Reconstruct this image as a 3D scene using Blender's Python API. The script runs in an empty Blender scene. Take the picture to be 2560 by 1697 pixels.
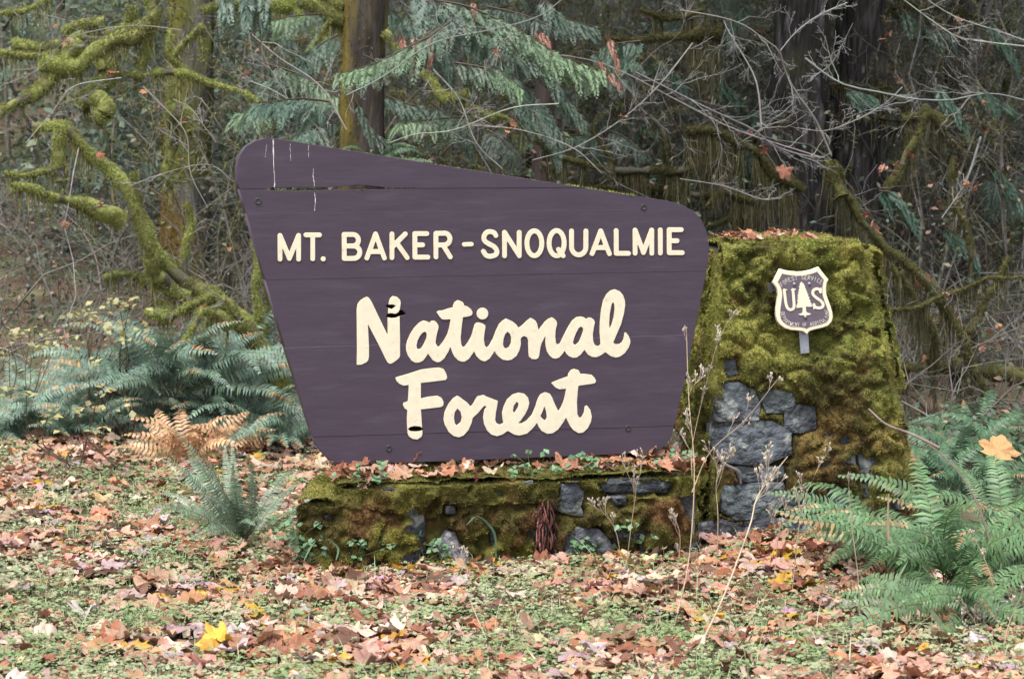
import bpy, math
import numpy as np
from mathutils import Matrix, Vector

S = bpy.context.scene
COL = S.collection
R = math.radians
PI = math.pi

# ------------------------------------------------------------------ camera
FPX = 5404.0                       # focal length in photo pixels (2560 wide)
CAM = np.array([0.0, -11.0, 2.03])
PITCH = math.atan(448.5 / FPX)
cam = bpy.data.cameras.new('camera')
cam.sensor_width = 36.0
cam.lens = FPX / 2560 * 36
cam.clip_end = 500
cam.dof.use_dof = True
cam.dof.focus_distance = 11.05
cam.dof.aperture_fstop = 5.0
camo = bpy.data.objects.new('camera', cam)
COL.objects.link(camo)
camo.location = CAM
camo.rotation_euler = (PI / 2 - PITCH, 0, 0)
S.camera = camo

# ------------------------------------------------------------------ light
SUN_EL, SUN_AZ = 66, 205
w = bpy.data.worlds.new('World')
S.world = w
w.use_nodes = True
nt = w.node_tree
bg = nt.nodes['Background']
sky = nt.nodes.new('ShaderNodeTexSky')
sky.sky_type = 'NISHITA'
sky.sun_disc = False
sky.sun_elevation = R(SUN_EL)
sky.sun_rotation = R(SUN_AZ)
sky.dust_density = 4.0
hs = nt.nodes.new('ShaderNodeHueSaturation')
hs.inputs['Saturation'].default_value = 0.50
nt.links.new(sky.outputs[0], hs.inputs['Color'])
nt.links.new(hs.outputs[0], bg.inputs['Color'])
bg.inputs['Strength'].default_value = 0.15
sun = bpy.data.lights.new('sun', 'SUN')
sun.energy = 1.5
sun.angle = R(25)
sun.color = (1.0, 0.97, 0.94)
suno = bpy.data.objects.new('sun', sun)
COL.objects.link(suno)
# sky rotation: azimuth measured so that the lamp comes from the same side (behind the camera, slightly left)
az = R(SUN_AZ)
sd = Vector((math.sin(az) * math.cos(R(SUN_EL)), math.cos(az) * math.cos(R(SUN_EL)), math.sin(R(SUN_EL))))
suno.rotation_euler = sd.to_track_quat('Z', 'Y').to_euler()
S.view_settings.view_transform = 'Standard'
S.view_settings.look = 'None'
S.view_settings.gamma = 1
S.view_settings.use_curve_mapping = False
S.view_settings.exposure = 1.05
S.cycles.max_bounces = 6
S.cycles.diffuse_bounces = 3
S.cycles.transmission_bounces = 3
S.cycles.use_denoising = True

# ------------------------------------------------------------------ helpers
OV = 2560 / 2365.0                  # overview picture -> photo pixels


def ray(px, py):
    x, y = (px - 1280) / FPX, (848.5 - py) / FPX
    c, s = math.cos(PITCH), math.sin(PITCH)
    return np.array([x, c + y * s, -s + y * c])


def P(px, py, Y):
    d = ray(px, py)
    return CAM + d * ((Y - CAM[1]) / d[1])


def G(px, py, z=0.0):
    d = ray(px, py)
    return CAM + d * ((z - CAM[2]) / d[2])


def hash3(i, j, k, s):
    n = (i * 374761393 + j * 668265263 + k * 1274126177 + s * 974634777) & 0x7fffffff
    n = ((n ^ (n >> 13)) * 1274126177) & 0x7fffffff
    n = ((n ^ (n >> 15)) * 2246822519) & 0x7fffffff
    return ((n ^ (n >> 14)) & 0xffff) / 65535.0


def noise(p, sc, s=0):
    p = np.asarray(p, float) / sc
    i = np.floor(p).astype(np.int64)
    f = p - i
    f = f * f * (3 - 2 * f)
    o = 0
    for a in (0, 1):
        for b in (0, 1):
            for c in (0, 1):
                wt = (f[..., 0] if a else 1 - f[..., 0]) * (f[..., 1] if b else 1 - f[..., 1]) * (f[..., 2] if c else 1 - f[..., 2])
                o = o + wt * hash3(i[..., 0] + a, i[..., 1] + b, i[..., 2] + c, s)
    return o


def fbm(p, sc, s=0, n=3):
    return sum(noise(p, sc / 2 ** k, s + k) * .5 ** k for k in range(n)) / sum(.5 ** k for k in range(n))


def smooth(a, b, x):
    t = np.clip((x - a) / (b - a), 0, 1)
    return t * t * (3 - 2 * t)


def gh(x, y):
    """height of the ground"""
    x = np.asarray(x, float); y = np.asarray(y, float)
    p = np.stack([x, y, np.zeros_like(x)], -1)
    h = (fbm(p, 1.6, 3) - .5) * .10
    h = h + np.where(y > 6, (y - 6) ** 1.12 * .19, 0)
    h = h + .10 * smooth(-1.8, -3.2, x) * smooth(-1, 4, y)
    h = h + (fbm(p, 5, 9) - .5) * 1.2 * smooth(6, 14, y)
    return h


class Acc:
    def __init__(self):
        self.v, self.f, self.c, self.n = [], [], [], 0

    def add(self, v, f, c):
        v = np.asarray(v, float).reshape(-1, 3)
        f = np.asarray(f, np.int64)
        c = np.asarray(c, float)
        if c.ndim == 1:
            c = np.broadcast_to(c, (len(v), 3))
        self.v.append(v); self.c.append(c); self.f.append(f + self.n)
        self.n += len(v)

    def mesh(self, name, mat, smooth_=False):
        me = bpy.data.meshes.new(name)
        if not self.v:
            return me
        v = np.concatenate(self.v); c = np.concatenate(self.c)
        tot = np.concatenate([np.full(len(f), f.shape[1]) for f in self.f])
        lp = np.concatenate([f.ravel() for f in self.f])
        st = np.concatenate([[0], np.cumsum(tot)[:-1]])
        me.vertices.add(len(v)); me.vertices.foreach_set('co', v.ravel())
        me.loops.add(len(lp)); me.loops.foreach_set('vertex_index', lp)
        me.polygons.add(len(tot))
        me.polygons.foreach_set('loop_start', st); me.polygons.foreach_set('loop_total', tot)
        a = me.color_attributes.new('Col', 'FLOAT_COLOR', 'POINT')
        a.data.foreach_set('color', np.concatenate([c, np.ones((len(c), 1))], 1).ravel())
        if smooth_:
            me.polygons.foreach_set('use_smooth', np.ones(len(tot), bool))
        me.update(); me.validate()
        me.materials.append(mat)
        return me

    def build(self, name, mat, parent=None, smooth_=False, kind=None):
        return link(name, self.mesh(name, mat, smooth_), parent, kind)


def link(name, data, parent=None, kind=None):
    o = bpy.data.objects.new(name, data)
    COL.objects.link(o)
    if parent is not None:
        o.parent = parent
        o.matrix_parent_inverse = parent.matrix_world.inverted() if parent.matrix_world != Matrix() else Matrix()
    if kind:
        o['kind'] = kind
    return o


def tag(o, label, cat, group=None):
    o['label'] = label; o['category'] = cat
    if group:
        o['group'] = group
    return o


def empty(name, loc, label, cat, group=None):
    o = bpy.data.objects.new(name, None)
    COL.objects.link(o)
    o.location = loc
    o.matrix_world = Matrix.Translation(Vector(loc))
    o.empty_display_size = .2
    return tag(o, label, cat, group)


def cr(pts, n):
    """Catmull-Rom through pts, n samples"""
    p = np.asarray(pts, float)
    p = np.concatenate([[2 * p[0] - p[1]], p, [2 * p[-1] - p[-2]]])
    m = len(p) - 3
    t = np.linspace(0, m - 1e-6, n)
    i = t.astype(int); f = (t - i)[:, None]
    a, b, c, d = p[i], p[i + 1], p[i + 2], p[i + 3]
    return .5 * (2 * b + (c - a) * f + (2 * a - 5 * b + 4 * c - d) * f ** 2 + (3 * b - a - 3 * c + d) * f ** 3)


def unit(v):
    return v / np.maximum(np.linalg.norm(v, axis=-1, keepdims=True), 1e-9)


def frames(Pn):
    T = unit(np.gradient(Pn, axis=-2))
    ref = np.where(np.abs(T[..., :1] * .2 + T[..., 2:] * .97) > .95, np.array([1., .1, 0]), np.array([.2, .05, .97]))
    A = unit(np.cross(T, ref))
    B = np.cross(T, A)
    return T, A, B


def tubes(A, Pn, Rn, k, col, bump=0., bs=.06, seed=0, cap=True):
    """Pn (N,m,3) centre lines, Rn (N,m) radii"""
    Pn = np.asarray(Pn, float)
    if Pn.ndim == 2:
        Pn = Pn[None]; Rn = np.asarray(Rn, float)[None]
    N, m, _ = Pn.shape
    T, a, b = frames(Pn)
    th = np.linspace(0, 2 * PI, k, endpoint=False)
    d = a[:, :, None, :] * np.cos(th)[:, None] + b[:, :, None, :] * np.sin(th)[:, None]
    rr = Rn[:, :, None, None]
    v = Pn[:, :, None, :] + d * rr
    if bump:
        v = Pn[:, :, None, :] + d * rr * (1 + bump * (2 * fbm(v, bs, seed)[..., None] - 1))
    base = (np.arange(N) * m * k)[:, None, None]
    i = np.arange(m - 1)[None, :, None]; j = np.arange(k)[None, None, :]
    f = np.stack(np.broadcast_arrays(base + i * k + j, base + i * k + (j + 1) % k, base + (i + 1) * k + (j + 1) % k, base + (i + 1) * k + j), -1).reshape(-1, 4)
    col = np.asarray(col, float)
    if col.ndim == 2 and len(col) == N:
        col = np.repeat(col, m * k, 0)
    A.add(v, f, col)
    return v.reshape(N, m, k, 3), d


def kids(Pn, Rn, n, lr, rng, m=6, ang=(.4, 1.0), lift=.1, rf=.55, t0=.15, wob=.05, t1=.97, rmin=.0012):
    Pn = np.asarray(Pn, float)
    if Pn.ndim == 2:
        Pn = Pn[None]; Rn = np.asarray(Rn)[None]
    N, M, _ = Pn.shape
    L = np.linalg.norm(np.diff(Pn, axis=1), axis=2).sum(1)
    t = rng.uniform(t0, t1, (N, n)) * (M - 1)
    i = np.clip(t.astype(int), 0, M - 2); f = (t - i)[..., None]
    ii = np.arange(N)[:, None]
    p = Pn[ii, i] * (1 - f) + Pn[ii, i + 1] * f
    r = Rn[ii, i] * (1 - f[..., 0]) + Rn[ii, i + 1] * f[..., 0]
    tg = unit(Pn[ii, i + 1] - Pn[ii, i])
    q = rng.normal(size=(N, n, 3)); q = unit(q - (q * tg).sum(-1, keepdims=True) * tg)
    a = rng.uniform(*ang, (N, n, 1))
    d = unit(np.cos(a) * tg + np.sin(a) * q + np.array([0, 0, lift]))
    ln = (L[:, None] * lr * rng.uniform(.5, 1.3, (N, n)) * (1.15 - .6 * t / (M - 1)))[..., None, None]
    s = np.linspace(0, 1, m)[None, None, :, None]
    q2 = unit(np.cross(d, rng.normal(size=(N, n, 3))))[:, :, None, :]
    pts = p[:, :, None, :] + d[:, :, None, :] * ln * s + q2 * ln * s ** 2 * rng.uniform(-.25, .25, (N, n, 1, 1))
    z = rng.normal(size=(N, n, m, 3)) * wob * ln; z[:, :, 0] = 0
    pts = pts + np.cumsum(z, 2) * .5
    rad = np.maximum(r[..., None] * rf * np.linspace(1, .35, m), rmin)
    return pts.reshape(N * n, m, 3), rad.reshape(N * n, m)


def sample_tubes(Pn, Rn, K, rng, up=False):
    Pn = np.asarray(Pn, float)
    if Pn.ndim == 2:
        Pn = Pn[None]; Rn = np.asarray(Rn)[None]
    N, M, _ = Pn.shape
    T, a, b = frames(Pn)
    wgt = np.linalg.norm(np.diff(Pn, axis=1), axis=2) * (Rn[:, 1:] + .004)
    c = np.cumsum(wgt.ravel()); e = np.searchsorted(c, rng.uniform(0, c[-1], K))
    e = np.clip(e, 0, wgt.size - 1)
    n_, i = np.divmod(e, M - 1)
    f = rng.uniform(0, 1, (K, 1))
    p = Pn[n_, i] * (1 - f) + Pn[n_, i + 1] * f
    r = Rn[n_, i] * (1 - f[:, 0]) + Rn[n_, i + 1] * f[:, 0]
    th = rng.uniform(0, 2 * PI, (K, 1))
    d = a[n_, i] * np.cos(th) + b[n_, i] * np.sin(th)
    return p, r, d


def vary(col, K, rng, amt=.25, hue=.06):
    col = np.asarray(col, float)
    return np.clip(col * (1 + rng.normal(size=(K, 1)) * amt) * (1 + rng.normal(size=(K, 3)) * hue), .004, .9)


def mixcol(c1, c2, t):
    t = np.asarray(t)[..., None]
    return np.asarray(c1) * (1 - t) + np.asarray(c2) * t


def fuzz(A, p, nrm, L, wd, col, rng, droop=0., spread=.7):
    K = len(p)
    d = unit(nrm + rng.normal(size=(K, 3)) * spread + np.array([0, 0, -droop]))
    s = unit(np.cross(d, rng.normal(size=(K, 3)))) * (np.asarray(wd).reshape(-1, 1) * .5)
    tip = p + d * (np.asarray(L) * rng.uniform(.5, 1.3, K))[:, None]
    v = np.stack([p - s, p + s, tip], 1)
    A.add(v, np.arange(3 * K).reshape(K, 3), np.repeat(col, 3, 0) if np.ndim(col) == 2 else col)


def hang(A, p, L, wd, col, rng, wander=.12):
    K = len(p)
    m = 4
    s = np.linspace(0, 1, m)[None, :, None]
    a = rng.uniform(0, PI, K)
    sd_ = np.stack([np.cos(a), np.sin(a), 0 * a], 1)[:, None, :]
    path = p[:, None, :] + np.array([0, 0, -1.]) * np.asarray(L)[:, None, None] * s + np.cumsum(rng.normal(size=(K, m, 3)) * wander * .4, 1) * np.asarray(L)[:, None, None] * s
    hw = np.asarray(wd)[:, None, None] * .4 * np.array([1, 1.0, .6, .1])[None, :, None] * rng.uniform(.6, 1.3, (K, m, 1))
    v = np.stack([path - sd_ * hw, path + sd_ * hw], 2)
    b = (np.arange(K) * 2 * m)[:, None]; i = np.arange(m - 1)[None] * 2
    f = np.stack([b + i, b + i + 1, b + i + 3, b + i + 2], -1).reshape(-1, 4)
    A.add(v, f, np.repeat(col, 2 * m, 0) if np.ndim(col) == 2 else col)


def cards(A, p, size, col, rng, nrm=None, tilt=1., aspect=.55):
    """small folded leaf-shaped faces"""
    K = len(p)
    n = rng.normal(size=(K, 3)) * tilt + (np.array([0, 0, 1.]) if nrm is None else nrm)
    n = unit(n)
    d = unit(np.cross(n, rng.normal(size=(K, 3))))
    s = np.cross(n, d)
    L = (np.asarray(size) * np.ones(K))[:, None]
    W = L * aspect * .5
    fold = n * L * rng.uniform(-.05, .2, (K, 1))
    v = np.stack([p, p + d * L * .45 + s * W + fold, p + d * L, p + d * L * .45 - s * W + fold], 1)
    b = np.arange(K)[:, None] * 4
    f = np.concatenate([b + np.array([[0, 1, 2]]), b + np.array([[0, 2, 3]])], 1).reshape(-1, 3)
    A.add(v, f, np.repeat(col, 4, 0) if np.ndim(col) == 2 else col)


# ------------------------------------------------------------------ materials
def mat(name, base=None, rough=.8, spec=.25, nscale=8., namt=.35, bump=.0, bscale=40., trans=0., tint=None, tscale=3., stretch=(1, 1, 1), tcut=(.45, .65), bdist=.01):
    m = bpy.data.materials.new(name)
    m.use_nodes = True
    t = m.node_tree; N = t.nodes; L = t.links
    b = N['Principled BSDF']
    b.inputs['Roughness'].default_value = rough
    b.inputs['Specular IOR Level'].default_value = spec
    tc = N.new('ShaderNodeTexCoord'); mp = N.new('ShaderNodeMapping')
    mp.inputs['Scale'].default_value = stretch
    L.new(tc.outputs['Object'], mp.inputs['Vector'])
    if base is None:
        at = N.new('ShaderNodeVertexColor'); at.layer_name = 'Col'
        src = at.outputs['Color']
    else:
        rg = N.new('ShaderNodeRGB'); rg.outputs[0].default_value = (*base, 1)
        src = rg.outputs[0]
    if tint is not None:
        n2 = N.new('ShaderNodeTexNoise'); n2.inputs['Scale'].default_value = tscale; n2.inputs['Detail'].default_value = 6
        L.new(mp.outputs[0], n2.inputs['Vector'])
        cr_ = N.new('ShaderNodeMapRange'); cr_.inputs['From Min'].default_value = tcut[0]; cr_.inputs['From Max'].default_value = tcut[1]
        L.new(n2.outputs['Fac'], cr_.inputs['Value'])
        mx = N.new('ShaderNodeMix'); mx.data_type = 'RGBA'
        L.new(cr_.outputs[0], mx.inputs['Factor']); L.new(src, mx.inputs['A']); mx.inputs['B'].default_value = (*tint, 1)
        src = mx.outputs['Result']
    if namt:
        n1 = N.new('ShaderNodeTexNoise'); n1.inputs['Scale'].default_value = nscale; n1.inputs['Detail'].default_value = 8
        L.new(mp.outputs[0], n1.inputs['Vector'])
        mr = N.new('ShaderNodeMapRange'); mr.inputs['From Min'].default_value = .25; mr.inputs['From Max'].default_value = .75
        mr.inputs['To Min'].default_value = 1 - namt; mr.inputs['To Max'].default_value = 1 + namt
        L.new(n1.outputs['Fac'], mr.inputs['Value'])
        mu = N.new('ShaderNodeVectorMath'); mu.operation = 'SCALE'
        L.new(src, mu.inputs[0]); L.new(mr.outputs[0], mu.inputs['Scale'])
        src = mu.outputs[0]
    L.new(src, b.inputs['Base Color'])
    if bump:
        n3 = N.new('ShaderNodeTexNoise'); n3.inputs['Scale'].default_value = bscale; n3.inputs['Detail'].default_value = 8
        L.new(mp.outputs[0], n3.inputs['Vector'])
        bp = N.new('ShaderNodeBump'); bp.inputs['Strength'].default_value = bump; bp.inputs['Distance'].default_value = bdist
        L.new(n3.outputs['Fac'], bp.inputs['Height']); L.new(bp.outputs[0], b.inputs['Normal'])
    if trans:
        tr = N.new('ShaderNodeBsdfTranslucent'); L.new(src, tr.inputs['Color'])
        ms = N.new('ShaderNodeMixShader'); ms.inputs[0].default_value = trans
        L.new(b.outputs[0], ms.inputs[1]); L.new(tr.outputs[0], ms.inputs[2])
        L.new(ms.outputs[0], N['Material Output'].inputs['Surface'])
    return m


M_LEAF = mat('leaf', None, .5, .5, 30, .25, trans=.25)
M_DRY = mat('dry_leaf', None, .6, .3, 22, .35, .35, 60, trans=.15)
M_MOSS = mat('moss', None, .95, .08, 45, .4, .6, 90, trans=.15)
M_BARK = mat('bark', None, .9, .15, 14, .5, .9, 30, stretch=(1, 1, .18), bdist=.03)
M_TWIG = mat('twig', None, .8, .2, 12, .3)
M_STONE = mat('stone', None, .65, .4, 17, .6, 1.0, 24, tint=(.24, .26, .25), tscale=9, tcut=(.55, .64), bdist=.05)
M_MORTAR = mat('mortar', (.05, .045, .035), .95, .1, 12, .5, .8, 40)
M_SOIL = mat('soil', (.11, .078, .055), .95, .1, 3, .5, .8, 12, tint=(.12, .13, .07), tscale=1.3)
M_PAINT = mat('brown_paint', (.062, .046, .067), .5, .3, 3.0, .12, .2, 9, tint=(.10, .088, .115), tscale=3.6, stretch=(1, 5.0, 1), tcut=(.55, 1.05), bdist=.005)
M_PAINT_EDGE = mat('weathered_edge', (.075, .055, .072), .6, .3, 6, .4, .3, 30)
M_CREAM = mat('cream_paint', (.74, .675, .51), .5, .3, 30, .07, .12, 60, tint=(.46, .37, .20), tscale=26, tcut=(.64, .86), bdist=.003)
M_OCHRE = mat('ochre_edge', (.34, .21, .06), .6, .25, 20, .3)
M_ROT = mat('rotten_wood', (.022, .016, .013), .95, .05, 40, .6, .8, 60)
M_POST = mat('post_wood', (.022, .018, .017), .9, .1, 12, .4, .5, 30)
M_STEEL = mat('galvanised_steel', (.30, .31, .35), .45, .5, 20, .25)
M_STEEL.node_tree.nodes['Principled BSDF'].inputs['Metallic'].default_value = .6
M_BOLT = mat('bolt_steel', (.035, .033, .038), .5, .5, 30, .3)
M_WHITE = mat('bird_lime', (.62, .61, .62), .8, .2, 60, .25)
M_WORN = mat('worn_cream', (.50, .45, .40), .7, .2, 90, .5)

# ================================================================== GROUND
gx = np.concatenate([np.linspace(-60, -6, 40, endpoint=False), np.linspace(-6, 6, 140, endpoint=False), np.linspace(6, 60, 40)])
gy = np.concatenate([np.linspace(-60, -4, 20, endpoint=False), np.linspace(-4, 8, 120, endpoint=False), np.linspace(8, 90, 70)])
X, Y = np.meshgrid(gx, gy)
Z = gh(X, Y)
A = Acc()
nx_, ny_ = len(gx), len(gy)
ii, jj = np.meshgrid(np.arange(ny_ - 1), np.arange(nx_ - 1), indexing='ij')
q = ii * nx_ + jj
A.add(np.stack([X, Y, Z], -1), np.stack([q, q + 1, q + nx_ + 1, q + nx_], -1).reshape(-1, 4), (.1, .1, .1))
ground = A.build('ground', M_SOIL, None, True, 'structure')

# ================================================================== SIGN
TH = R(14)
UD = np.array([math.cos(TH), math.sin(TH), 0.])
ND = np.array([math.sin(TH), -math.cos(TH), 0.])
SO = P(1180, 760, 0.0)


class Plane:
    """a vertical (or leaning) plane on which picture features are laid out in metres"""
    def __init__(self, o, u, n):
        self.o, self.n = np.asarray(o, float), unit(np.asarray(n, float))
        self.u = unit(np.asarray(u, float) - self.n * np.dot(u, self.n))
        self.v = np.cross(self.n, self.u)

    def uv(self, px, py):
        d = ray(px, py)
        t = np.dot(self.o - CAM, self.n) / np.dot(d, self.n)
        p = CAM + d * t - self.o
        return np.array([np.dot(p, self.u), np.dot(p, self.v)])

    def uvs(self, pts):
        return np.array([self.uv(x, y) for x, y in pts])

    def pt(self, a, b, c=0.):
        return self.o + self.u * a + self.v * b + self.n * c

    def matrix(self):
        m = Matrix.Identity(4)
        for i in range(3):
            m[i][0], m[i][1], m[i][2], m[i][3] = self.u[i], self.v[i], self.n[i], self.o[i]
        return m


SP = Plane(SO, UD, ND)


def seg_sdf(gx_, gy_, pts, r):
    d = np.full(gx_.shape, 9e9)
    for (x0, y0), (x1, y1) in zip(pts[:-1], pts[1:]):
        dx, dy = x1 - x0, y1 - y0
        l2 = dx * dx + dy * dy + 1e-12
        t = np.clip(((gx_ - x0) * dx + (gy_ - y0) * dy) / l2, 0, 1)
        d = np.minimum(d, np.hypot(gx_ - x0 - t * dx, gy_ - y0 - t * dy))
    return d - r


def poly_sdf(gx_, gy_, pts):
    pts = list(map(tuple, pts))
    d = seg_sdf(gx_, gy_, pts + [pts[0]], 0)
    ins = np.zeros(gx_.shape, bool)
    for (x0, y0), (x1, y1) in zip(pts, pts[1:] + [pts[0]]):
        c = (y0 > gy_) != (y1 > gy_)
        if y1 != y0:
            ins ^= c & (gx_ < (x1 - x0) * (gy_ - y0) / (y1 - y0) + x0)
    return np.where(ins, -d, d)


def contours(f, xs, ys):
    """zero contours of f[y,x] as closed loops"""
    s = f < 0
    code = s[:-1, :-1] * 1 + s[:-1, 1:] * 2 + s[1:, 1:] * 4 + s[1:, :-1] * 8
    cells = np.argwhere((code > 0) & (code < 15))
    tab = {1: [(3, 0)], 2: [(0, 1)], 3: [(3, 1)], 4: [(1, 2)], 5: [(3, 2), (1, 0)], 6: [(0, 2)], 7: [(3, 2)], 8: [(2, 3)], 9: [(2, 0)],
           10: [(0, 3), (2, 1)], 11: [(2, 1)], 12: [(1, 3)], 13: [(1, 0)], 14: [(0, 3)]}
    pos, nxt = {}, {}

    def pt(i, j, e):
        if e == 0: a, b, k = (i, j), (i, j + 1), ('h', i, j)
        elif e == 2: a, b, k = (i + 1, j), (i + 1, j + 1), ('h', i + 1, j)
        elif e == 3: a, b, k = (i, j), (i + 1, j), ('v', i, j)
        else: a, b, k = (i, j + 1), (i + 1, j + 1), ('v', i, j + 1)
        if k not in pos:
            fa, fb = f[a], f[b]
            t = fa / (fa - fb)
            pos[k] = (xs[a[1]] * (1 - t) + xs[b[1]] * t, ys[a[0]] * (1 - t) + ys[b[0]] * t)
        return k
    for i, j in cells:
        i, j = int(i), int(j)
        for a, b in tab[int(code[i, j])]:
            nxt.setdefault(pt(i, j, a), []).append(pt(i, j, b))
    loops = []
    while nxt:
        k0 = next(iter(nxt)); k = k0; lp = []
        while k in nxt:
            lp.append(pos[k]); l = nxt[k]; n = l.pop()
            if not l: del nxt[k]
            k = n
            if k == k0: break
        if len(lp) > 5:
            loops.append(simplify(np.array(lp)))
    return loops


def simplify(p, tol=.22):
    keep = [0]
    for i in range(1, len(p) - 1):
        a, b = p[keep[-1]], p[i + 1]
        ab = b - a; l = np.hypot(*ab) + 1e-9
        seg = p[keep[-1] + 1:i + 1] - a
        if np.max(np.abs(seg[:, 0] * ab[1] - seg[:, 1] * ab[0])) / l > tol:
            keep.append(i)
    keep.append(len(p) - 1)
    return p[keep]


def solid(loops, front, depth, bev, mats, name):
    """2D loops (metres) -> extruded mesh whose front lies at z = front"""
    cu = bpy.data.curves.new(name, 'CURVE')
    cu.dimensions = '2D'; cu.fill_mode = 'BOTH'
    cu.extrude = max(depth / 2 - bev, 1e-5); cu.bevel_depth = bev; cu.bevel_resolution = 1; cu.offset = -bev
    for lp in loops:
        s = cu.splines.new('POLY')
        s.points.add(len(lp) - 1)
        s.points.foreach_set('co', np.concatenate([lp, np.zeros((len(lp), 1)), np.ones((len(lp), 1))], 1).ravel())
        s.use_cyclic_u = True
    o = bpy.data.objects.new(name, cu); COL.objects.link(o)
    dg = bpy.context.evaluated_depsgraph_get()
    me = bpy.data.meshes.new_from_object(o.evaluated_get(dg))
    bpy.data.objects.remove(o); bpy.data.curves.remove(cu)
    me.name = name
    me.transform(Matrix.Translation((0, 0, front - depth / 2)))
    me.materials.clear()
    for m in mats: me.materials.append(m)
    if len(mats) > 1:
        nz = np.zeros(len(me.polygons) * 3); me.polygons.foreach_get('normal', nz)
        me.polygons.foreach_set('material_index', (nz.reshape(-1, 3)[:, 2] < .9).astype(np.int32))
    return me


def shape_px(plane, sdfs, box, step=1.0):
    """sdf functions in photo pixels -> loops in plane metres"""
    xs = np.arange(box[0], box[2], step); ys = np.arange(box[1], box[3], step)
    gx_, gy_ = np.meshgrid(xs, ys)
    f = None
    for op, fn in sdfs:
        v = fn(gx_, gy_)
        f = v if f is None else (np.minimum(f, v) if op == '+' else np.maximum(f, -v))
    return [plane.uvs(lp) for lp in contours(f, xs, ys)]


def zp(pts, x0, y0, s):
    return [(x0 + x * s, y0 + y * s) for x, y in pts]


def arc(cx, cy, rx, ry, a0, a1, n=14):
    a = np.radians(np.linspace(a0, a1, n))
    return list(zip(cx + rx * np.cos(a), cy + ry * np.sin(a)))


FONT = {
    'M': [[(0, 0), (0, 1), (.5, .03), (1, 1), (1, 0)]], 'T': [[(0, 1), (1, 1)], [(.5, 1), (.5, 0)]], 'I': [[(0, 0), (0, 1)]],
    'A': [[(0, 0), (.5, 1), (1, 0)], [(.19, .27), (.81, .27)]], 'E': [[(.92, 1), (0, 1), (0, 0), (1, 0)], [(0, .52), (.6, .52)]],
    'F': [[(1, 1), (0, 1), (0, 0)], [(0, .52), (.75, .52)]], 'L': [[(0, 1), (0, 0), (1, 0)]], 'N': [[(0, 0), (0, 1), (1, 0), (1, 1)]],
    'K': [[(0, 0), (0, 1)], [(.88, 1), (.04, .46)], [(.3, .64), (1, 0)]], 'V': [[(0, 1), (.5, 0), (1, 1)]],
    'B': [[(0, 0), (0, 1), (.55, 1)] + arc(.55, .76, .36, .24, 90, -90) + [(0, .52)], [(.55, .52)] + arc(.6, .26, .4, .26, 90, -90) + [(0, 0)]],
    'R': [[(0, 0), (0, 1), (.55, 1)] + arc(.6, .76, .38, .25, 90, -90) + [(0, .5)], [(.5, .5), (1, 0)]],
    'P': [[(0, 0), (0, 1), (.55, 1)] + arc(.6, .74, .38, .27, 90, -90) + [(0, .47)]],
    'D': [[(0, 0), (0, 1), (.45, 1)] + arc(.5, .5, .5, .5, 90, -90) + [(0, 0)]],
    'U': [[(0, 1), (0, .33)] + arc(.5, .33, .5, .33, 180, 360) + [(1, 1)]], 'O': [arc(.5, .5, .5, .5, 0, 360, 30)],
    'Q': [arc(.5, .5, .5, .5, 0, 360, 30), [(.62, .25), (.93, 0)]], 'C': [arc(.5, .5, .5, .5, 50, 310, 24)],
    'G': [arc(.5, .5, .5, .5, 50, 345, 24) + [(1, .45), (.6, .45)]],
    'S': [[(.9, .84), (.78, .95), (.5, 1), (.2, .95), (.04, .78), (.1, .62), (.4, .5), (.75, .4), (.97, .24), (.92, .08), (.55, 0), (.2, .04), (0, .2)]],
}


def letter_strokes(ch, x0, x1, yt, yb, r):
    """centre lines in pixel box (outer box given), returns list of pixel polylines"""
    a, b, c, d = x0 + r, x1 - r, yt + r, yb - r
    out = []
    for st in FONT[ch]:
        p = np.array(st, float)
        if ch in 'S': p = cr(p, 40)
        out.append([(a + (b - a) * x, d - (d - c) * y) for x, y in p])
    return out


sign = bpy.data.objects.new('entrance_sign', None)
COL.objects.link(sign)
sign.matrix_world = SP.matrix()
tag(sign, 'large purple-brown wooden board sign with cream lettering on two posts above low mossy wall', 'sign')


def local(name, me, parent, kind=None):
    o = bpy.data.objects.new(name, me); COL.objects.link(o); o.parent = parent
    if kind: o['kind'] = kind
    return o


# outline of the board
outl = [(548, 420), (547, 388), (553, 360), (568, 338), (590, 325), (615, 319), (640, 320.5), (1000, 379), (1300, 426), (1540, 464), (1575, 473), (1601, 487), (1620, 507),
        (1632, 535), (1638, 570), (1636, 605), (1625, 662), (1590, 838), (1557, 985), (1550, 1010), (1535, 1030), (1515, 1041), (1490, 1046), (1150, 1060), (800, 1073), (775, 1068), (750, 1052),
        (732, 1030), (722, 1008), (660, 808), (600, 603)]
outl = SP.uvs([(x * OV, y * OV) for x, y in outl])
joints = [[(590, 473.5), (1446, 470)], [(612, 533.5), (1735, 522.5)], [(660, 700), (1765, 677.5)], [(700, 870), (1725, 837)], [(765, 1092), (1690, 1064)]]
joints = [SP.uvs(j) for j in joints]


def clip(poly, a, b, keep_above):
    n = np.array([-(b - a)[1], (b - a)[0]]); n /= np.hypot(*n)
    if not keep_above: n = -n
    out = []
    for p, q in zip(poly, np.roll(poly, -1, 0)):
        dp, dq = np.dot(p - a, n), np.dot(q - a, n)
        if dp >= 0: out.append(p)
        if dp * dq < 0: out.append(p + (q - p) * dp / (dp - dq))
    return np.array(out)


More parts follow.
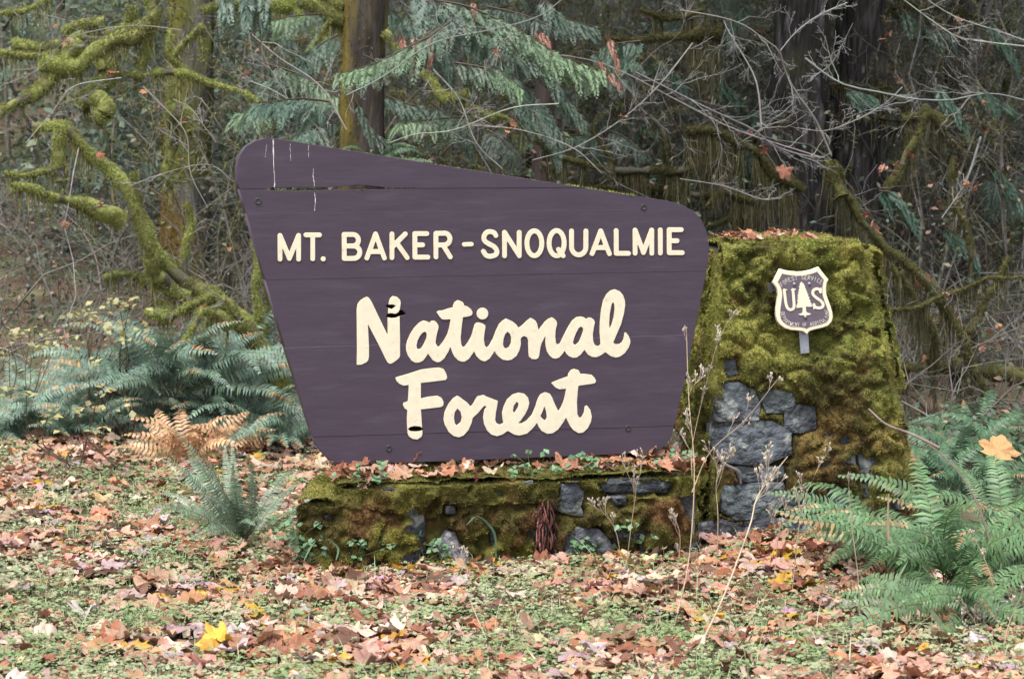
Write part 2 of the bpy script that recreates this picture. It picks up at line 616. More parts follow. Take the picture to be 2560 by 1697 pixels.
def ragged(poly, a, b, fn):
    """subdivide the edge that lies on line a-b and push it by fn(u)"""
    n = np.array([-(b - a)[1], (b - a)[0]]); n /= np.hypot(*n)
    out = []
    for p, q in zip(poly, np.roll(poly, -1, 0)):
        out.append(p)
        if abs(np.dot(p - a, n)) < 1e-4 and abs(np.dot(q - a, n)) < 1e-4 and np.hypot(*(q - p)) > .1:
            k = 60
            for t in np.linspace(0, 1, k + 1)[1:-1]:
                s = p + (q - p) * t
                out.append(s + n * fn(s[0]))
    return np.array(out)


cx0, cx1, cpk = SP.uv(645, 470)[0], SP.uv(1075, 470)[0], SP.uv(905, 465)[0]


def crack_up(u):
    t = (u - cx0) / (cx1 - cx0)
    o = .0006
    if 0 < t < 1.05:
        o += .0075 * min(1, 9 * t) * min(1, 2.2 * max(0, 1 - t)) + .012 * math.exp(-((u - cpk) / .08) ** 2) + .0016 * math.sin(u * 61) * (1 - t)
    return o + .0003 * math.sin(u * 37)


def crack_lo(u):
    t = (u - cx0) / (cx1 - cx0)
    o = -.0006
    if 0 < t < 1.0: o -= .0085 * min(1, 8 * t) * max(0, 1 - t) * (1 + .2 * math.sin(u * 83))
    return o


holes_px = [
    zp([(612, 378), (650, 364), (715, 362), (770, 376), (735, 412), (700, 432), (655, 412)], 860, 700, .16906),
    zp([(618, 545), (645, 498), (690, 490), (760, 500), (800, 480), (822, 440), (870, 450), (900, 480), (922, 506), (870, 525), (820, 532), (770, 556), (700, 562), (650, 552)], 860, 700, .16906),
    zp([(250, 728), (275, 705), (320, 695), (380, 700), (414, 726), (390, 746), (340, 753), (280, 750)], 960, 900, .23669)]
rngs = np.random.default_rng(5)
prev = None
for k in range(6):
    poly = outl.copy()
    if k > 0:
        a, b = joints[k - 1]; poly = clip(poly, a, b, False)
    if k < 5:
        a, b = joints[k]; poly = clip(poly, a, b, True)
    ph = rngs.uniform(0, 6)
    if k > 0:
        a, b = joints[k - 1]
        poly = ragged(poly, a, b, crack_lo if k == 1 else (lambda u: .00075 + .0006 * math.sin(u * 23 + ph)))
    if k < 5:
        a, b = joints[k]
        poly = ragged(poly, a, b, crack_up if k == 0 else (lambda u: -.0008 + .0006 * math.sin(u * 31 + ph)))
    loops = [poly]
    vm0, vm1 = poly[:, 1].min(), poly[:, 1].max()
    for h in holes_px:
        hu = SP.uvs(h); cv = hu[:, 1].mean()
        yes = (k == 3 and h is not holes_px[2]) or (k == 4 and h is holes_px[2])
        if yes: loops.append(hu)
    pl = solid(loops, rngs.uniform(-.0012, .0012), .10, .0016, [M_PAINT, M_PAINT_EDGE], 'plank')
    local('plank', pl, sign)

# a thin rotten core behind the holes
A = Acc()
for h in holes_px:
    hu = SP.uvs(h); c = hu.mean(0); e = (hu - c) * 1.3 + c
    A.add(np.concatenate([np.concatenate([e, np.full((len(e), 1), -.035)], 1), [[*c, -.05]]]), [[i, (i + 1) % len(e), len(e)] for i in range(len(e))], (.02, .02, .02))
local('rotten_core', A.mesh('rotten_core', M_ROT), sign)

# capitals -------------------------------------------------------------
z1 = lambda b: (560 + b[0] * .30612, 560 + b[1] * .30612, 320 + b[2] * .30612, 320 + b[3] * .30612)
z2 = lambda b: (1160 + b[0] * .27421, 1160 + b[1] * .27421, 420 + b[2] * .27421, 420 + b[3] * .27421)
caps = [('M', z1((436, 630, 858, 1093))), ('T', z1((648, 800, 854, 1090))), ('B', z1((960, 1130, 850, 1088))), ('A', z1((1145, 1330, 846, 1084))), ('K', z1((1350, 1516, 846, 1081))),
        ('E', z1((1537, 1685, 843, 1077))), ('R', z1((1709, 1868, 841, 1075))), ('S', z2((152, 325, 558, 830))), ('N', z2((345, 526, 565, 825))), ('O', z2((549, 732, 551, 825))),
        ('Q', z2((751, 936, 549, 825))), ('U', z2((956, 1134, 553, 817))), ('A', z2((1143, 1348, 553, 806))), ('L', z2((1363, 1522, 550, 803))), ('M', z2((1535, 1734, 545, 802))),
        ('I', z2((1765, 1812, 543, 800))), ('E', z2((1846, 2012, 541, 797)))]
for ch, (x0, x1, yt, yb) in caps:
    r = 6.4
    if ch == 'I': x0, x1 = (x0 + x1) / 2 - r, (x0 + x1) / 2 + r
    st = letter_strokes(ch, x0, x1, yt, yb, r)
    lp = shape_px(SP, [('+', (lambda s: lambda gx_, gy_: seg_sdf(gx_, gy_, s, r))(s)) for s in st], (x0 - 4, yt - 4, x1 + 5, yb + 5), .8)
    local('letter', solid(lp, .0045, .008, .0022, [M_CREAM, M_OCHRE], 'letter'), sign)
c = z1((810, 1960, 1070, 952)); d_ = z1((0, 2020, 0, 950))
lp = shape_px(SP, [('+', lambda gx_, gy_: np.hypot(gx_ - c[0], gy_ - c[2]) - 6.7)], (c[0] - 10, c[2] - 10, c[0] + 11, c[2] + 11), .8)
local('full_stop', solid(lp, .0045, .008, .0022, [M_CREAM, M_OCHRE], 'full_stop'), sign)
lp = shape_px(SP, [('+', lambda gx_, gy_: seg_sdf(gx_, gy_, [(c[1], c[3]), (d_[1], d_[3])], 5.8))], (c[1] - 10, c[3] - 10, d_[1] + 11, c[3] + 11), .8)
local('hyphen', solid(lp, .0045, .008, .0022, [M_CREAM, M_OCHRE], 'hyphen'), sign)

# script ---------------------------------------------------------------
A3 = lambda p: zp(p, 860, 700, .16906)
A4 = lambda p: zp(p, 1200, 700, .16906)
A5 = lambda p: zp(p, 960, 900, .23669)
Nn = A3([(185, 1245), (192, 1000), (188, 800), (186, 430), (200, 350), (240, 300), (300, 262), (335, 248), (365, 262), (400, 310), (440, 390), (520, 560), (640, 812), (645, 800), (645, 570), (660, 335), (680, 270), (720, 237),
         (780, 250), (825, 290), (838, 330), (825, 420), (820, 570), (828, 900), (828, 1110), (815, 1150), (770, 1190), (710, 1232), (670, 1238), (640, 1215), (600, 1140), (540, 1010), (440, 820), (352, 650), (358, 800), (368, 990),
         (368, 1130), (360, 1180), (330, 1215), (260, 1250), (200, 1255)])
ation = A3([(1240, 1085), (1215, 1130), (1170, 1190), (1110, 1220), (1050, 1222), (990, 1185), (940, 1110), (918, 1040), (915, 970), (935, 890), (980, 790), (1040, 700), (1110, 630), (1170, 598), (1220, 610), (1265, 632), (1290, 605),
            (1325, 600), (1360, 620), (1390, 660), (1398, 700), (1380, 760), (1360, 850), (1350, 920), (1372, 975), (1400, 985), (1440, 940), (1490, 870), (1530, 790), (1555, 700), (1575, 580), (1480, 585), (1445, 580), (1410, 540), (1368, 475),
            (1390, 455), (1460, 450), (1540, 420), (1610, 403), (1612, 370), (1630, 330), (1670, 300), (1700, 303), (1750, 325), (1770, 350), (1772, 378), (1820, 390), (1870, 425), (1895, 465), (1897, 500), (1880, 525), (1830, 540), (1757, 550),
            (1745, 640), (1730, 760), (1722, 860), (1732, 950), (1750, 990), (1785, 980), (1830, 920), (1880, 830), (1905, 750), (1930, 655), (1960, 630), (2000, 628), (2050, 645), (2085, 668), (2090, 700), (2075, 780), (2065, 880), (2080, 970)]) + \
    A4([(95, 997), (125, 975), (190, 860), (240, 730), (280, 650), (330, 600), (380, 570), (430, 590), (480, 615), (530, 655), (568, 706), (620, 670), (690, 600), (745, 560), (780, 575), (820, 605), (845, 650), (860, 742), (900, 690), (960, 610),
        (1010, 570), (1060, 553), (1100, 575), (1130, 610), (1138, 650), (1115, 740), (1110, 840), (1120, 930), (1145, 957), (1180, 930), (1230, 830), (1300, 690), (1360, 600), (1420, 550), (1480, 538), (1530, 550), (1570, 578), (1600, 555), (1640, 558),
        (1680, 585), (1697, 620), (1680, 700), (1665, 800), (1670, 900), (1690, 955), (1730, 977), (1760, 968), (1780, 945), (1775, 880), (1765, 750), (1770, 600), (1790, 430), (1820, 300), (1870, 205), (1930, 155), (1990, 138), (2060, 165), (2110, 220),
        (2140, 300), (2145, 370), (2125, 500), (2085, 650), (2020, 800), (1965, 925), (2000, 950), (2050, 948), (2090, 925), (2120, 870), (2133, 780), (2155, 772), (2190, 820), (2218, 880), (2220, 930), (2195, 1000), (2140, 1080), (2070, 1130), (2000, 1148),
        (1930, 1125), (1850, 1065), (1790, 1110), (1720, 1142), (1650, 1135), (1590, 1100), (1540, 1030), (1490, 1100), (1430, 1145), (1370, 1150), (1310, 1125), (1275, 1090), (1250, 1042), (1220, 1090), (1170, 1145), (1120, 1162), (1070, 1155), (1020, 1110),
        (985, 1050), (968, 970), (962, 900), (968, 822), (940, 870), (905, 940), (885, 1020), (875, 1110), (860, 1155), (820, 1172), (760, 1165), (720, 1130), (712, 1050), (712, 960), (708, 880), (690, 845), (650, 828), (620, 840), (598, 870), (603, 950),
        (580, 1040), (540, 1120), (470, 1175), (400, 1190), (330, 1175), (270, 1130), (235, 1090), (212, 1050), (190, 1090), (140, 1160), (80, 1200)]) + \
    A3([(2070, 1203), (2010, 1180), (1960, 1130), (1920, 1050), (1900, 1090), (1850, 1160), (1790, 1203), (1740, 1208), (1680, 1185), (1630, 1130), (1600, 1070), (1570, 985), (1540, 1060), (1480, 1160), (1420, 1210), (1370, 1215), (1310, 1185), (1270, 1130)])
ctr = [A3([(1200, 762), (1222, 800), (1215, 860), (1185, 930), (1145, 1000), (1110, 1022), (1080, 1015), (1070, 970), (1085, 900), (1120, 830), (1160, 780)]),
       A4([(405, 765), (440, 795), (458, 850), (455, 920), (430, 985), (385, 1012), (350, 995), (338, 950), (345, 880), (370, 800)]),
       A4([(1490, 688), (1515, 705), (1525, 735), (1500, 820), (1460, 910), (1420, 950), (1390, 955), (1373, 925), (1385, 870), (1420, 780), (1455, 715)]),
       A4([(1965, 330), (1980, 350), (1988, 420), (1975, 540), (1945, 650), (1912, 725), (1908, 650), (1915, 520), (1935, 400), (1950, 345)])]
Ff = A5([(120, 185), (160, 170), (270, 140), (390, 100), (500, 85), (580, 78), (630, 95), (655, 140), (667, 185), (650, 210), (560, 222), (388, 240), (388, 330), (386, 405), (470, 385), (560, 376), (605, 395), (628, 440), (625, 480), (600, 495), (500, 508),
         (388, 520), (395, 600), (400, 700), (405, 780), (395, 810), (350, 838), (300, 830), (262, 805), (248, 770), (242, 680), (240, 600), (245, 525), (215, 510), (198, 470), (205, 450), (252, 435), (258, 340), (260, 262), (205, 270), (160, 250), (130, 220)])
orest = A5([(770, 375), (800, 390), (830, 415), (880, 450), (910, 490), (940, 460), (965, 410), (985, 382), (1050, 367), (1080, 385), (1140, 408), (1200, 430), (1195, 480), (1180, 550), (1172, 630), (1185, 665), (1220, 680), (1250, 668), (1260, 655), (1248, 610),
            (1245, 550), (1265, 480), (1300, 410), (1360, 360), (1420, 343), (1480, 355), (1520, 395), (1533, 450), (1520, 510), (1490, 570), (1440, 640), (1410, 665), (1450, 668), (1500, 640), (1560, 575), (1600, 480), (1625, 400), (1650, 360), (1700, 338),
            (1750, 355), (1775, 395), (1800, 460), (1838, 540), (1870, 490), (1895, 430), (1910, 370), (1922, 300), (1850, 308), (1810, 290), (1765, 240), (1800, 222), (1870, 195), (1940, 172), (1945, 140), (1970, 105), (2005, 92), (2050, 105), (2068, 130),
            (2065, 145), (2120, 145), (2190, 155), (2225, 190), (2240, 220), (2225, 245), (2150, 258), (2052, 270), (2042, 350), (2035, 450), (2040, 570), (2060, 610), (2085, 600), (2110, 550), (2120, 485), (2140, 478), (2175, 520), (2193, 590), (2185, 650),
            (2150, 720), (2100, 765), (2050, 770), (2000, 740), (1960, 690), (1920, 605), (1890, 660), (1840, 730), (1780, 772), (1720, 778), (1660, 745), (1630, 700), (1615, 660), (1570, 720), (1510, 775), (1430, 797), (1370, 785), (1305, 745), (1250, 785),
            (1190, 803), (1130, 785), (1085, 740), (1055, 670), (1045, 600), (1060, 520), (1082, 490), (1060, 480), (1030, 510), (990, 560), (935, 610), (925, 660), (890, 740), (840, 795), (790, 815), (730, 800), (680, 755), (640, 680), (627, 620), (640, 540),
            (680, 460), (730, 400)])
ctr2 = [A5([(775, 510), (805, 545), (820, 600), (810, 650), (765, 690), (745, 660), (738, 610), (745, 550)]), A5([(1400, 440), (1418, 455), (1415, 490), (1390, 535), (1370, 558), (1360, 530), (1370, 480)]),
        A5([(1692, 490), (1710, 540), (1718, 600), (1700, 637), (1675, 620), (1650, 592), (1670, 550)])]


def script(name, outer, minus):
    b = np.array(outer)
    ops = [('+', lambda gx_, gy_: poly_sdf(gx_, gy_, outer) - .4)]
    for mpoly in minus:
        ops.append(('-', (lambda m: lambda gx_, gy_: poly_sdf(gx_, gy_, m) + .2)(mpoly)))
    lp = shape_px(SP, ops, (b[:, 0].min() - 4, b[:, 1].min() - 4, b[:, 0].max() + 5, b[:, 1].max() + 5), 1.1)
    return local(name, solid(lp, .0045, .008, .0022, [M_CREAM, M_OCHRE], name), sign)


script('letter', Nn, holes_px[:2])
script('joined_letters', ation, ctr)
dc = A3([(2045, 497)])[0]
lp = shape_px(SP, [('+', lambda gx_, gy_: np.hypot(gx_ - dc[0], gy_ - dc[1]) - 15)], (dc[0] - 20, dc[1] - 20, dc[0] + 21, dc[1] + 21), 1)
local('letter_dot', solid(lp, .0045, .008, .0022, [M_CREAM, M_OCHRE], 'letter_dot'), sign)
script('letter', Ff, holes_px[2:])
script('joined_letters', orest, ctr2)
# splinters of cream wood left inside the upper hole, chipped spots on the letters
A = Acc()
for (x, y, w_, h_) in [(760, 470, 60, 22)]:
    q = SP.uv(*A3([(x if x < 800 else 740, y if y < 700 else 455)])[0])
    a, b = w_ * .169 * .002, h_ * .169 * .002
    A.add([[q[0] - a, q[1], -.012], [q[0], q[1] + b, -.004], [q[0] + a, q[1] - b * .2, -.010], [q[0], q[1] - b, -.016]], [[0, 1, 2, 3]], (.5, .45, .3))
local('splinter', A.mesh('splinter', M_CREAM), sign)
# bolts with dished washers
for (x, y) in [(1609, 518), (972, 1120), (1570, 1070), (645, 503)]:
    u_, v_ = SP.uv(x, y)
    A = Acc(); k = 16; th = np.linspace(0, 2 * PI, k, endpoint=False)
    for r0, zc in [(.0165, .0022), (.0150, .0042), (.0105, .0040), (.0085, .0005), (.0060, .0005)]:
        A.add(np.stack([u_ + r0 * np.cos(th), v_ + r0 * np.sin(th), np.full(k, zc)], 1), np.zeros((0, 4), int), (.1, .1, .1))
    fr = [[i * k + j, i * k + (j + 1) % k, (i + 1) * k + (j + 1) % k, (i + 1) * k + j] for i in range(4) for j in range(k)]
    A.add(np.zeros((0, 3)), np.array(fr) - A.n, np.zeros((0, 3)))
    A.add([[u_, v_, .0045]], np.zeros((0, 3), int), (.1, .1, .1))
    A.f.append(np.array([[4 * k + j, 4 * k + (j + 1) % k, 5 * k] for j in range(k)]))
    local('bolt', A.mesh('bolt', M_BOLT), sign)
# bird lime streaks and thin moss on the upper edge
rq = np.random.default_rng(8)
for (pts, wd) in [([(400, 92), (402, 200), (407, 330), (414, 400), (416, 485)], 3.4), ([(731, 330), (733, 420), (735, 480)], 2.0), ([(735, 528), (737, 600), (737, 675)], 2.6), ([(541, 130), (542, 270)], 1.2), ([(693, 140), (694, 240)], 1.3), ([(350, 130), (338, 240)], 1.0)]:
    p = SP.uvs(zp(cr([(a, b, 0) for a, b in pts], 16)[:, :2], 560, 320, .30612))
    hw = wd * .0017 * .5 * rq.uniform(.12, 1.2, 16); p[:, 0] += np.cumsum(rq.normal(size=16)) * .0009
    A = Acc()
    v = np.concatenate([np.stack([p[:, 0] - hw, p[:, 1], np.full(16, .0026)], 1), np.stack([p[:, 0] + hw, p[:, 1], np.full(16, .0026)], 1)])
    A.add(v, [[i, i + 16, i + 17, i + 1] for i in range(15)], (.6, .6, .6))
    local('bird_dropping', A.mesh('bird_dropping', M_WHITE), sign)
A = Acc()
K = 1500
e0, e1 = SP.uv(640 * OV, 320.5 * OV), SP.uv(1560 * OV, 468 * OV)
t = rq.uniform(0, 1, K) ** .8
wgt = np.where((t > .72) & (t < .9), 1, .28)
keep = rq.uniform(0, 1, K) < wgt
t = t[keep]; K = len(t)
p = np.stack([e0[0] + (e1 - e0)[0] * t, e0[1] + (e1 - e0)[1] * t - .001, rq.uniform(-.09, .002, K)], 1)
fuzz(A, p, np.tile([0, 1., .1], (K, 1)), np.where((t > .72) & (t < .9), .016, .006), .006, vary((.24, .26, .07), K, rq), rq)
K = 160
p = np.stack([rq.normal(cpk, .05, K), np.full(K, SP.uv(900, 476)[1]), rq.uniform(-.03, 0, K)], 1)
fuzz(A, p, np.tile([0, .6, .8], (K, 1)), .010, .005, vary((.16, .17, .05), K, rq), rq)
local('moss', A.mesh('moss', M_MOSS), sign, 'stuff')
# posts
WP = Plane(SO + ND * .36, UD, ND)          # front of the low wall
for x in (992, 1585):
    u_ = SP.uv(x, 1150)[0]
    vt = SP.uv(x, 700)[1]; vb = SP.uv(x, 1290)[1]
    A = Acc()
    b = .05
    vv = np.array([[u_ + a * b, y, -.101 - .055 + c_ * .055] for y in (vb, vt) for a, c_ in ((-1, -1), (1, -1), (1, 1), (-1, 1))])
    A.add(vv, [[0, 1, 5, 4], [1, 2, 6, 5], [2, 3, 7, 6], [3, 0, 4, 7], [4, 5, 6, 7]], (.03, .03, .03))
    local('post', A.mesh('post', M_POST), sign)

# ================================================================== STONE AND MOSS
def quadface(c, s, t):
    """c: BL, BR, TR, TL corners"""
    s = np.asarray(s)[..., None]; t = np.asarray(t)[..., None]
    return c[0] * (1 - s) * (1 - t) + c[1] * s * (1 - t) + c[2] * s * t + c[3] * (1 - s) * t


def mossface(Ab, At, c, res, maskfn, thick, colfn, dens, L, rng, seed, cell=.16, wd=.005, eg=(.012, .04)):
    c = np.asarray(c, float)
    nrm = unit(np.cross(c[1] - c[0], c[3] - c[0]))
    W = (np.linalg.norm(c[1] - c[0]) + np.linalg.norm(c[2] - c[3])) / 2; H = np.linalg.norm(c[3] - c[0])
    nu, nv = max(3, int(W / res)), max(3, int(H / res))
    K = max(4, int(W * H / cell ** 2))
    cp = quadface(c, rng.uniform(-.05, 1.05, K), rng.uniform(-.05, 1.05, K))

    def surf(s, t):
        p = quadface(c, s, t)
        sh = p.shape[:-1]
        pp = p.reshape(-1, 3) + (np.stack([noise(p.reshape(-1, 3), .09, seed + 31), noise(p.reshape(-1, 3), .09, seed + 32), noise(p.reshape(-1, 3), .09, seed + 33)], -1) - .5) * .10
        d = np.sqrt(((pp[:, None, :] - cp[None]) ** 2 * np.array([1, 1, 1.8])).sum(-1))
        d.partition(1, axis=1)
        groove = smooth(0, .055, d[:, 1] - d[:, 0]).reshape(sh)
        m = maskfn(p, s, t)
        lump = fbm(p, .10, seed, 3)
        fine = fbm(p, .035, seed + 5, 2)
        big = fbm(p, .24, seed + 9, 2)
        disp = m * thick * (.02 + .50 * groove + .8 * (lump - .3) + .9 * (big - .35) + .75 * (fine - .5)) - (1 - m) * .05
        edge = np.minimum.reduce([s * W, (1 - s) * W])
        disp = disp - eg[0] * (.6 + .8 * big) * (1 - smooth(0, eg[1], edge))
        return p + nrm * disp[..., None], m, groove, lump
    s, t = np.meshgrid(np.linspace(0, 1, nu + 1), np.linspace(0, 1, nv + 1))
    v, m, g, l = surf(s, t)
    i, j = np.meshgrid(np.arange(nv), np.arange(nu), indexing='ij')
    q = i * (nu + 1) + j
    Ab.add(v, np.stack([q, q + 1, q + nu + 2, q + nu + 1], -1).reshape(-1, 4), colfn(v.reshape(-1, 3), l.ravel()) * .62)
    K = int(W * H * dens)
    if K:
        s, t = rng.uniform(0, 1, K), rng.uniform(0, 1, K)
        v, m, g, l = surf(s, t)
        k = m > .35
        v, l, g = v[k], l[k], g[k]
        e = .006
        # slope of the lumpy surface, so tufts stand off it
        v1 = surf(np.clip(s[k] + e, 0, 1), t[k])[0]; v2 = surf(s[k], np.clip(t[k] + e, 0, 1))[0]
        n2 = unit(np.cross(v1 - v, v2 - v) + nrm * 1e-6)
        cc = vary(np.ones(3), len(v), rng, .34, .07) * colfn(v, l)
        fuzz(At, v - n2 * .002, n2, L * .75, wd * 1.35, cc, rng, .0, 1.0)


def stone(parent, plane, poly, bulge, rng, col, name='stone', back=.12, grow=0):
    poly = np.asarray(poly, float)
    c = poly.mean(0)
    if grow: poly = c + (poly - c) * grow
    # resample the outline, roughen it
    per = np.concatenate([poly, poly[:1]])
    d = np.concatenate([[0], np.cumsum(np.hypot(*np.diff(per, axis=0).T))])
    tt = np.concatenate([np.linspace(a_, b_, 3)[:-1] for a_, b_ in zip(d[:-1], d[1:])])
    n = len(tt)
    ring = np.stack([np.interp(tt, d, per[:, 0]), np.interp(tt, d, per[:, 1])], 1)
    ring = c + (ring - c) * (1 + rng.normal(size=(n, 1)) * .025)
    A = Acc()
    V = []
    for sc, z in ((1, -back), (1, bulge * .35), (.965, bulge * .85), (.66, bulge), (.3, bulge * 1.0)):
        zz = z + (rng.normal(size=n) * bulge * .22 if z > 0 else 0) + ((ring - c) @ np.array([rng.normal(), rng.normal()]) * .05 if z > 0 else 0)
        V.append(np.array([plane.pt(*(c + (r_ - c) * sc), z_) for r_, z_ in zip(ring, zz * np.ones(n))]))
    V.append(np.array([plane.pt(*c, bulge)]))
    f = [[i * n + j, i * n + (j + 1) % n, (i + 1) * n + (j + 1) % n, (i + 1) * n + j] for i in range(4) for j in range(n)]
    A.add(np.concatenate(V), f, vary(col, 1, rng, .15, .03)[0])
    A.f.append(np.array([[4 * n + j, 4 * n + (j + 1) % n, 5 * n] for j in range(n)]))
    return A.build(name, M_STONE, parent)


GREY = (.078, .086, .100)
YEL, OLV, BRN, ORG, GRN = (.44, .43, .115), (.145, .14, .045), (.095, .068, .032), (.42, .26, .10), (.27, .30, .075)


def boxmesh(A, pts, col):
    A.add(pts, [[0, 1, 5, 4], [1, 2, 6, 5], [2, 3, 7, 6], [3, 0, 4, 7], [4, 5, 6, 7]], col)


# ---- pillar
rp = np.random.default_rng(21)
pth = R(5)
pn, pu = np.array([math.sin(pth), -math.cos(pth), 0]), np.array([math.cos(pth), math.sin(pth), 0])
BL = P(1775, 1420, .48); BR = P(2318, 1420, .53); TR = P(2152, 618, .70); TL = P(1803, 624, .66)
BR = BL + pu * np.linalg.norm((BR - BL)[:2]); TRz = (TR[2] + TL[2]) / 2
back_b, back_t = -pn * 1.05, -pn * .80
pill = empty('stone_pillar', tuple((BL + BR) / 2 * np.array([1, 1, 0])), 'tapering stone pillar covered in green moss beside the big sign', 'pillar')
BLb, BRb, TLb, TRb = BL + back_b + pu * .0, BR + back_b, TL + back_t, TR + back_t
A = Acc()
ins = .09
boxmesh(A, np.array([BL - pn * ins, BR - pn * ins, BRb, BLb, TL - pn * ins, TR - pn * ins, TRb, TLb]), (.05, .05, .04))
A.build('core', M_MORTAR, pill)
PP = Plane(BL, pu, np.cross(BR - BL, TL - BL))
z5 = lambda p: zp(p, 1700, 560, .3635)
z9 = lambda p: zp(p, 1700, 1127, .3635)
pst = [z5([(245, 1125), (400, 1105), (500, 1150), (532, 1230), (520, 1330), (400, 1347), (255, 1340)]), z5([(560, 1170), (640, 1140), (760, 1170), (782, 1240), (740, 1285), (600, 1290)]), z5([(860, 1160), (910, 1165), (912, 1215), (862, 1212)]),
       z5([(730, 1300), (820, 1250), (912, 1260), (922, 1400), (830, 1425), (725, 1420)]), z5([(250, 1385), (450, 1362), (620, 1370), (740, 1440), (730, 1570), (560, 1640), (300, 1620), (240, 1500)]), z5([(290, 950), (370, 930), (395, 1030), (330, 1045)]),
       z5([(540, 1010), (620, 1000), (640, 1080), (560, 1095)]), z5([(1215, 1450), (1290, 1440), (1300, 1520), (1230, 1530)]), z9([(400, 115), (690, 108), (705, 205), (420, 212)]), z9([(330, 250), (520, 228), (690, 225), (705, 330), (600, 440), (400, 460), (310, 400)]),
       z9([(470, 490), (700, 470), (900, 520), (880, 640), (500, 620)]), z9([(60, 520), (280, 480), (420, 520), (430, 640), (80, 650)]), z9([(720, 300), (900, 290), (920, 420), (740, 440)]), z9([(930, 480), (1130, 500), (1140, 640), (940, 660)])]
pst = [PP.uvs(p) for k_, p in enumerate(pst) if k_ not in (2, 6, 7)]
pst = [p.mean(0) + (p - p.mean(0)) * 1.17 for p in pst]
for p in pst:
    stone(pill, PP, p, rp.uniform(.016, .03), rp, np.array(GREY) * rp.uniform(.75, 1.25))
# courses of stone under the moss
fw = lambda v_: (np.dot(TL - BL, PP.u) * v_ / np.dot(TL - BL, PP.v), np.linalg.norm(BR - BL) + np.dot(TR - BR, PP.u) * v_ / np.dot(TL - BL, PP.v))
v_ = .02
hp = np.dot(TL - BL, PP.v)
while v_ < hp - .08:
    hh = rp.uniform(.10, .19)
    hh = min(hh, hp - v_ - .01)
    u0, u1 = fw(v_ + hh / 2)
    u_ = u0 + .02
    while u_ < u1 - .08:
        ww = min(rp.uniform(.14, .34), u1 - u_ - .02)
        cc = np.array([u_ + ww / 2, v_ + hh / 2])
        sc_ = PP.uv(2008, 775)
        if all(poly_sdf(np.array([cc[0]]), np.array([cc[1]]), p)[0] > .07 for p in pst) and not (abs(cc[0] - sc_[0]) < .36 and abs(cc[1] - sc_[1]) < .34):
            j = rp.normal(size=(6, 2)) * .012
            g_ = .012
            stone(pill, PP, np.array([[u_ + g_, v_ + g_], [u_ + ww / 2, v_ + g_], [u_ + ww - g_, v_ + g_], [u_ + ww - g_, v_ + hh - g_], [u_ + ww / 2, v_ + hh - g_], [u_ + g_, v_ + hh - g_]]) + j, rp.uniform(.005, .02), rp, np.array(GREY) * .8)
        u_ += ww
    v_ += hh


def stmask(plane, polys, extra, sc, seed, grow=.015):
    def fn(p, s, t):
        sh = p.shape[:-1]
        q = p.reshape(-1, 3) - plane.o
        x, y = q @ plane.u, q @ plane.v
        d = np.full(x.shape, 9.)
        for po in polys: d = np.minimum(d, poly_sdf(x, y, po))
        m = smooth(-grow, grow * 1.6, d + (fbm(p.reshape(-1, 3), .07, seed) - .5) * .05)
        return (m * extra(p.reshape(-1, 3), x, y)).reshape(sh)
    return fn


def pcol(p, l):
    hgt = smooth(.2, 1.3, p[:, 2])
    n1, n2 = fbm(p, .22, 40), fbm(p, .35, 50)
    c = mixcol(OLV, GRN, smooth(.3, .6, n1) * (.25 + .75 * hgt))
    c = mixcol(c, YEL, smooth(.40, .66, fbm(p, .15, 60)) * (.2 + .8 * hgt))
    c = mixcol(c, BRN, smooth(.46, .60, n2) * (1 - .65 * hgt))
    c = mixcol(c, ORG, smooth(.56, .70, fbm(p, .2, 73)) * .55 * (1 - .6 * hgt))
    c = mixcol(c, np.array(BRN) * .8, smooth(.54, .70, fbm(p, .07, 63)) * .75)
    c = mixcol(c, YEL, smooth(.55, .72, fbm(p, .06, 67)) * (.15 + .6 * hgt))
    for (x, y, r_) in ((2170, 915, .11), (2130, 985, .10), (2110, 1010, .08), (1955, 905, .05), (1830, 745, .06), (2200, 950, .06)):
        q = PP.uv(x, y); q = PP.pt(*q)
        d = np.linalg.norm(p - q, axis=1)
        c = mixcol(c, ORG, smooth(1.25, .3, d / r_) * .85 * smooth(.25, .5, fbm(p, .08, 69)))
    return c


Ab, At = Acc(), Acc()
allm = lambda p, s, t: smooth(.25, .42, fbm(p, .2, 77)) * .9 + .1
SHC = PP.uv(2008, 775)
front_extra = lambda p, x, y: (1 - .9 * smooth(.50, .62, fbm(p, .16, 91)) * smooth(.95, .5, y)) * (1 - .62 * smooth(1.25, .75, np.maximum(np.abs(x - SHC[0]) / .17, np.abs(y - SHC[1]) / .23)))
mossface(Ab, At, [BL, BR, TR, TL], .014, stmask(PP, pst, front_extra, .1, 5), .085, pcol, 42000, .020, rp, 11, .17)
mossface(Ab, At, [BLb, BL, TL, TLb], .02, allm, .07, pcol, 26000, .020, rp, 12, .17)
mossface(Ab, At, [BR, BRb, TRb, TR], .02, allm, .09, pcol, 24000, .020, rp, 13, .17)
mossface(Ab, At, [TL, TR, TRb, TLb], .02, lambda p, s, t: np.ones(p.shape[:-1]), .05, pcol, 22000, .02, rp, 14, .17)
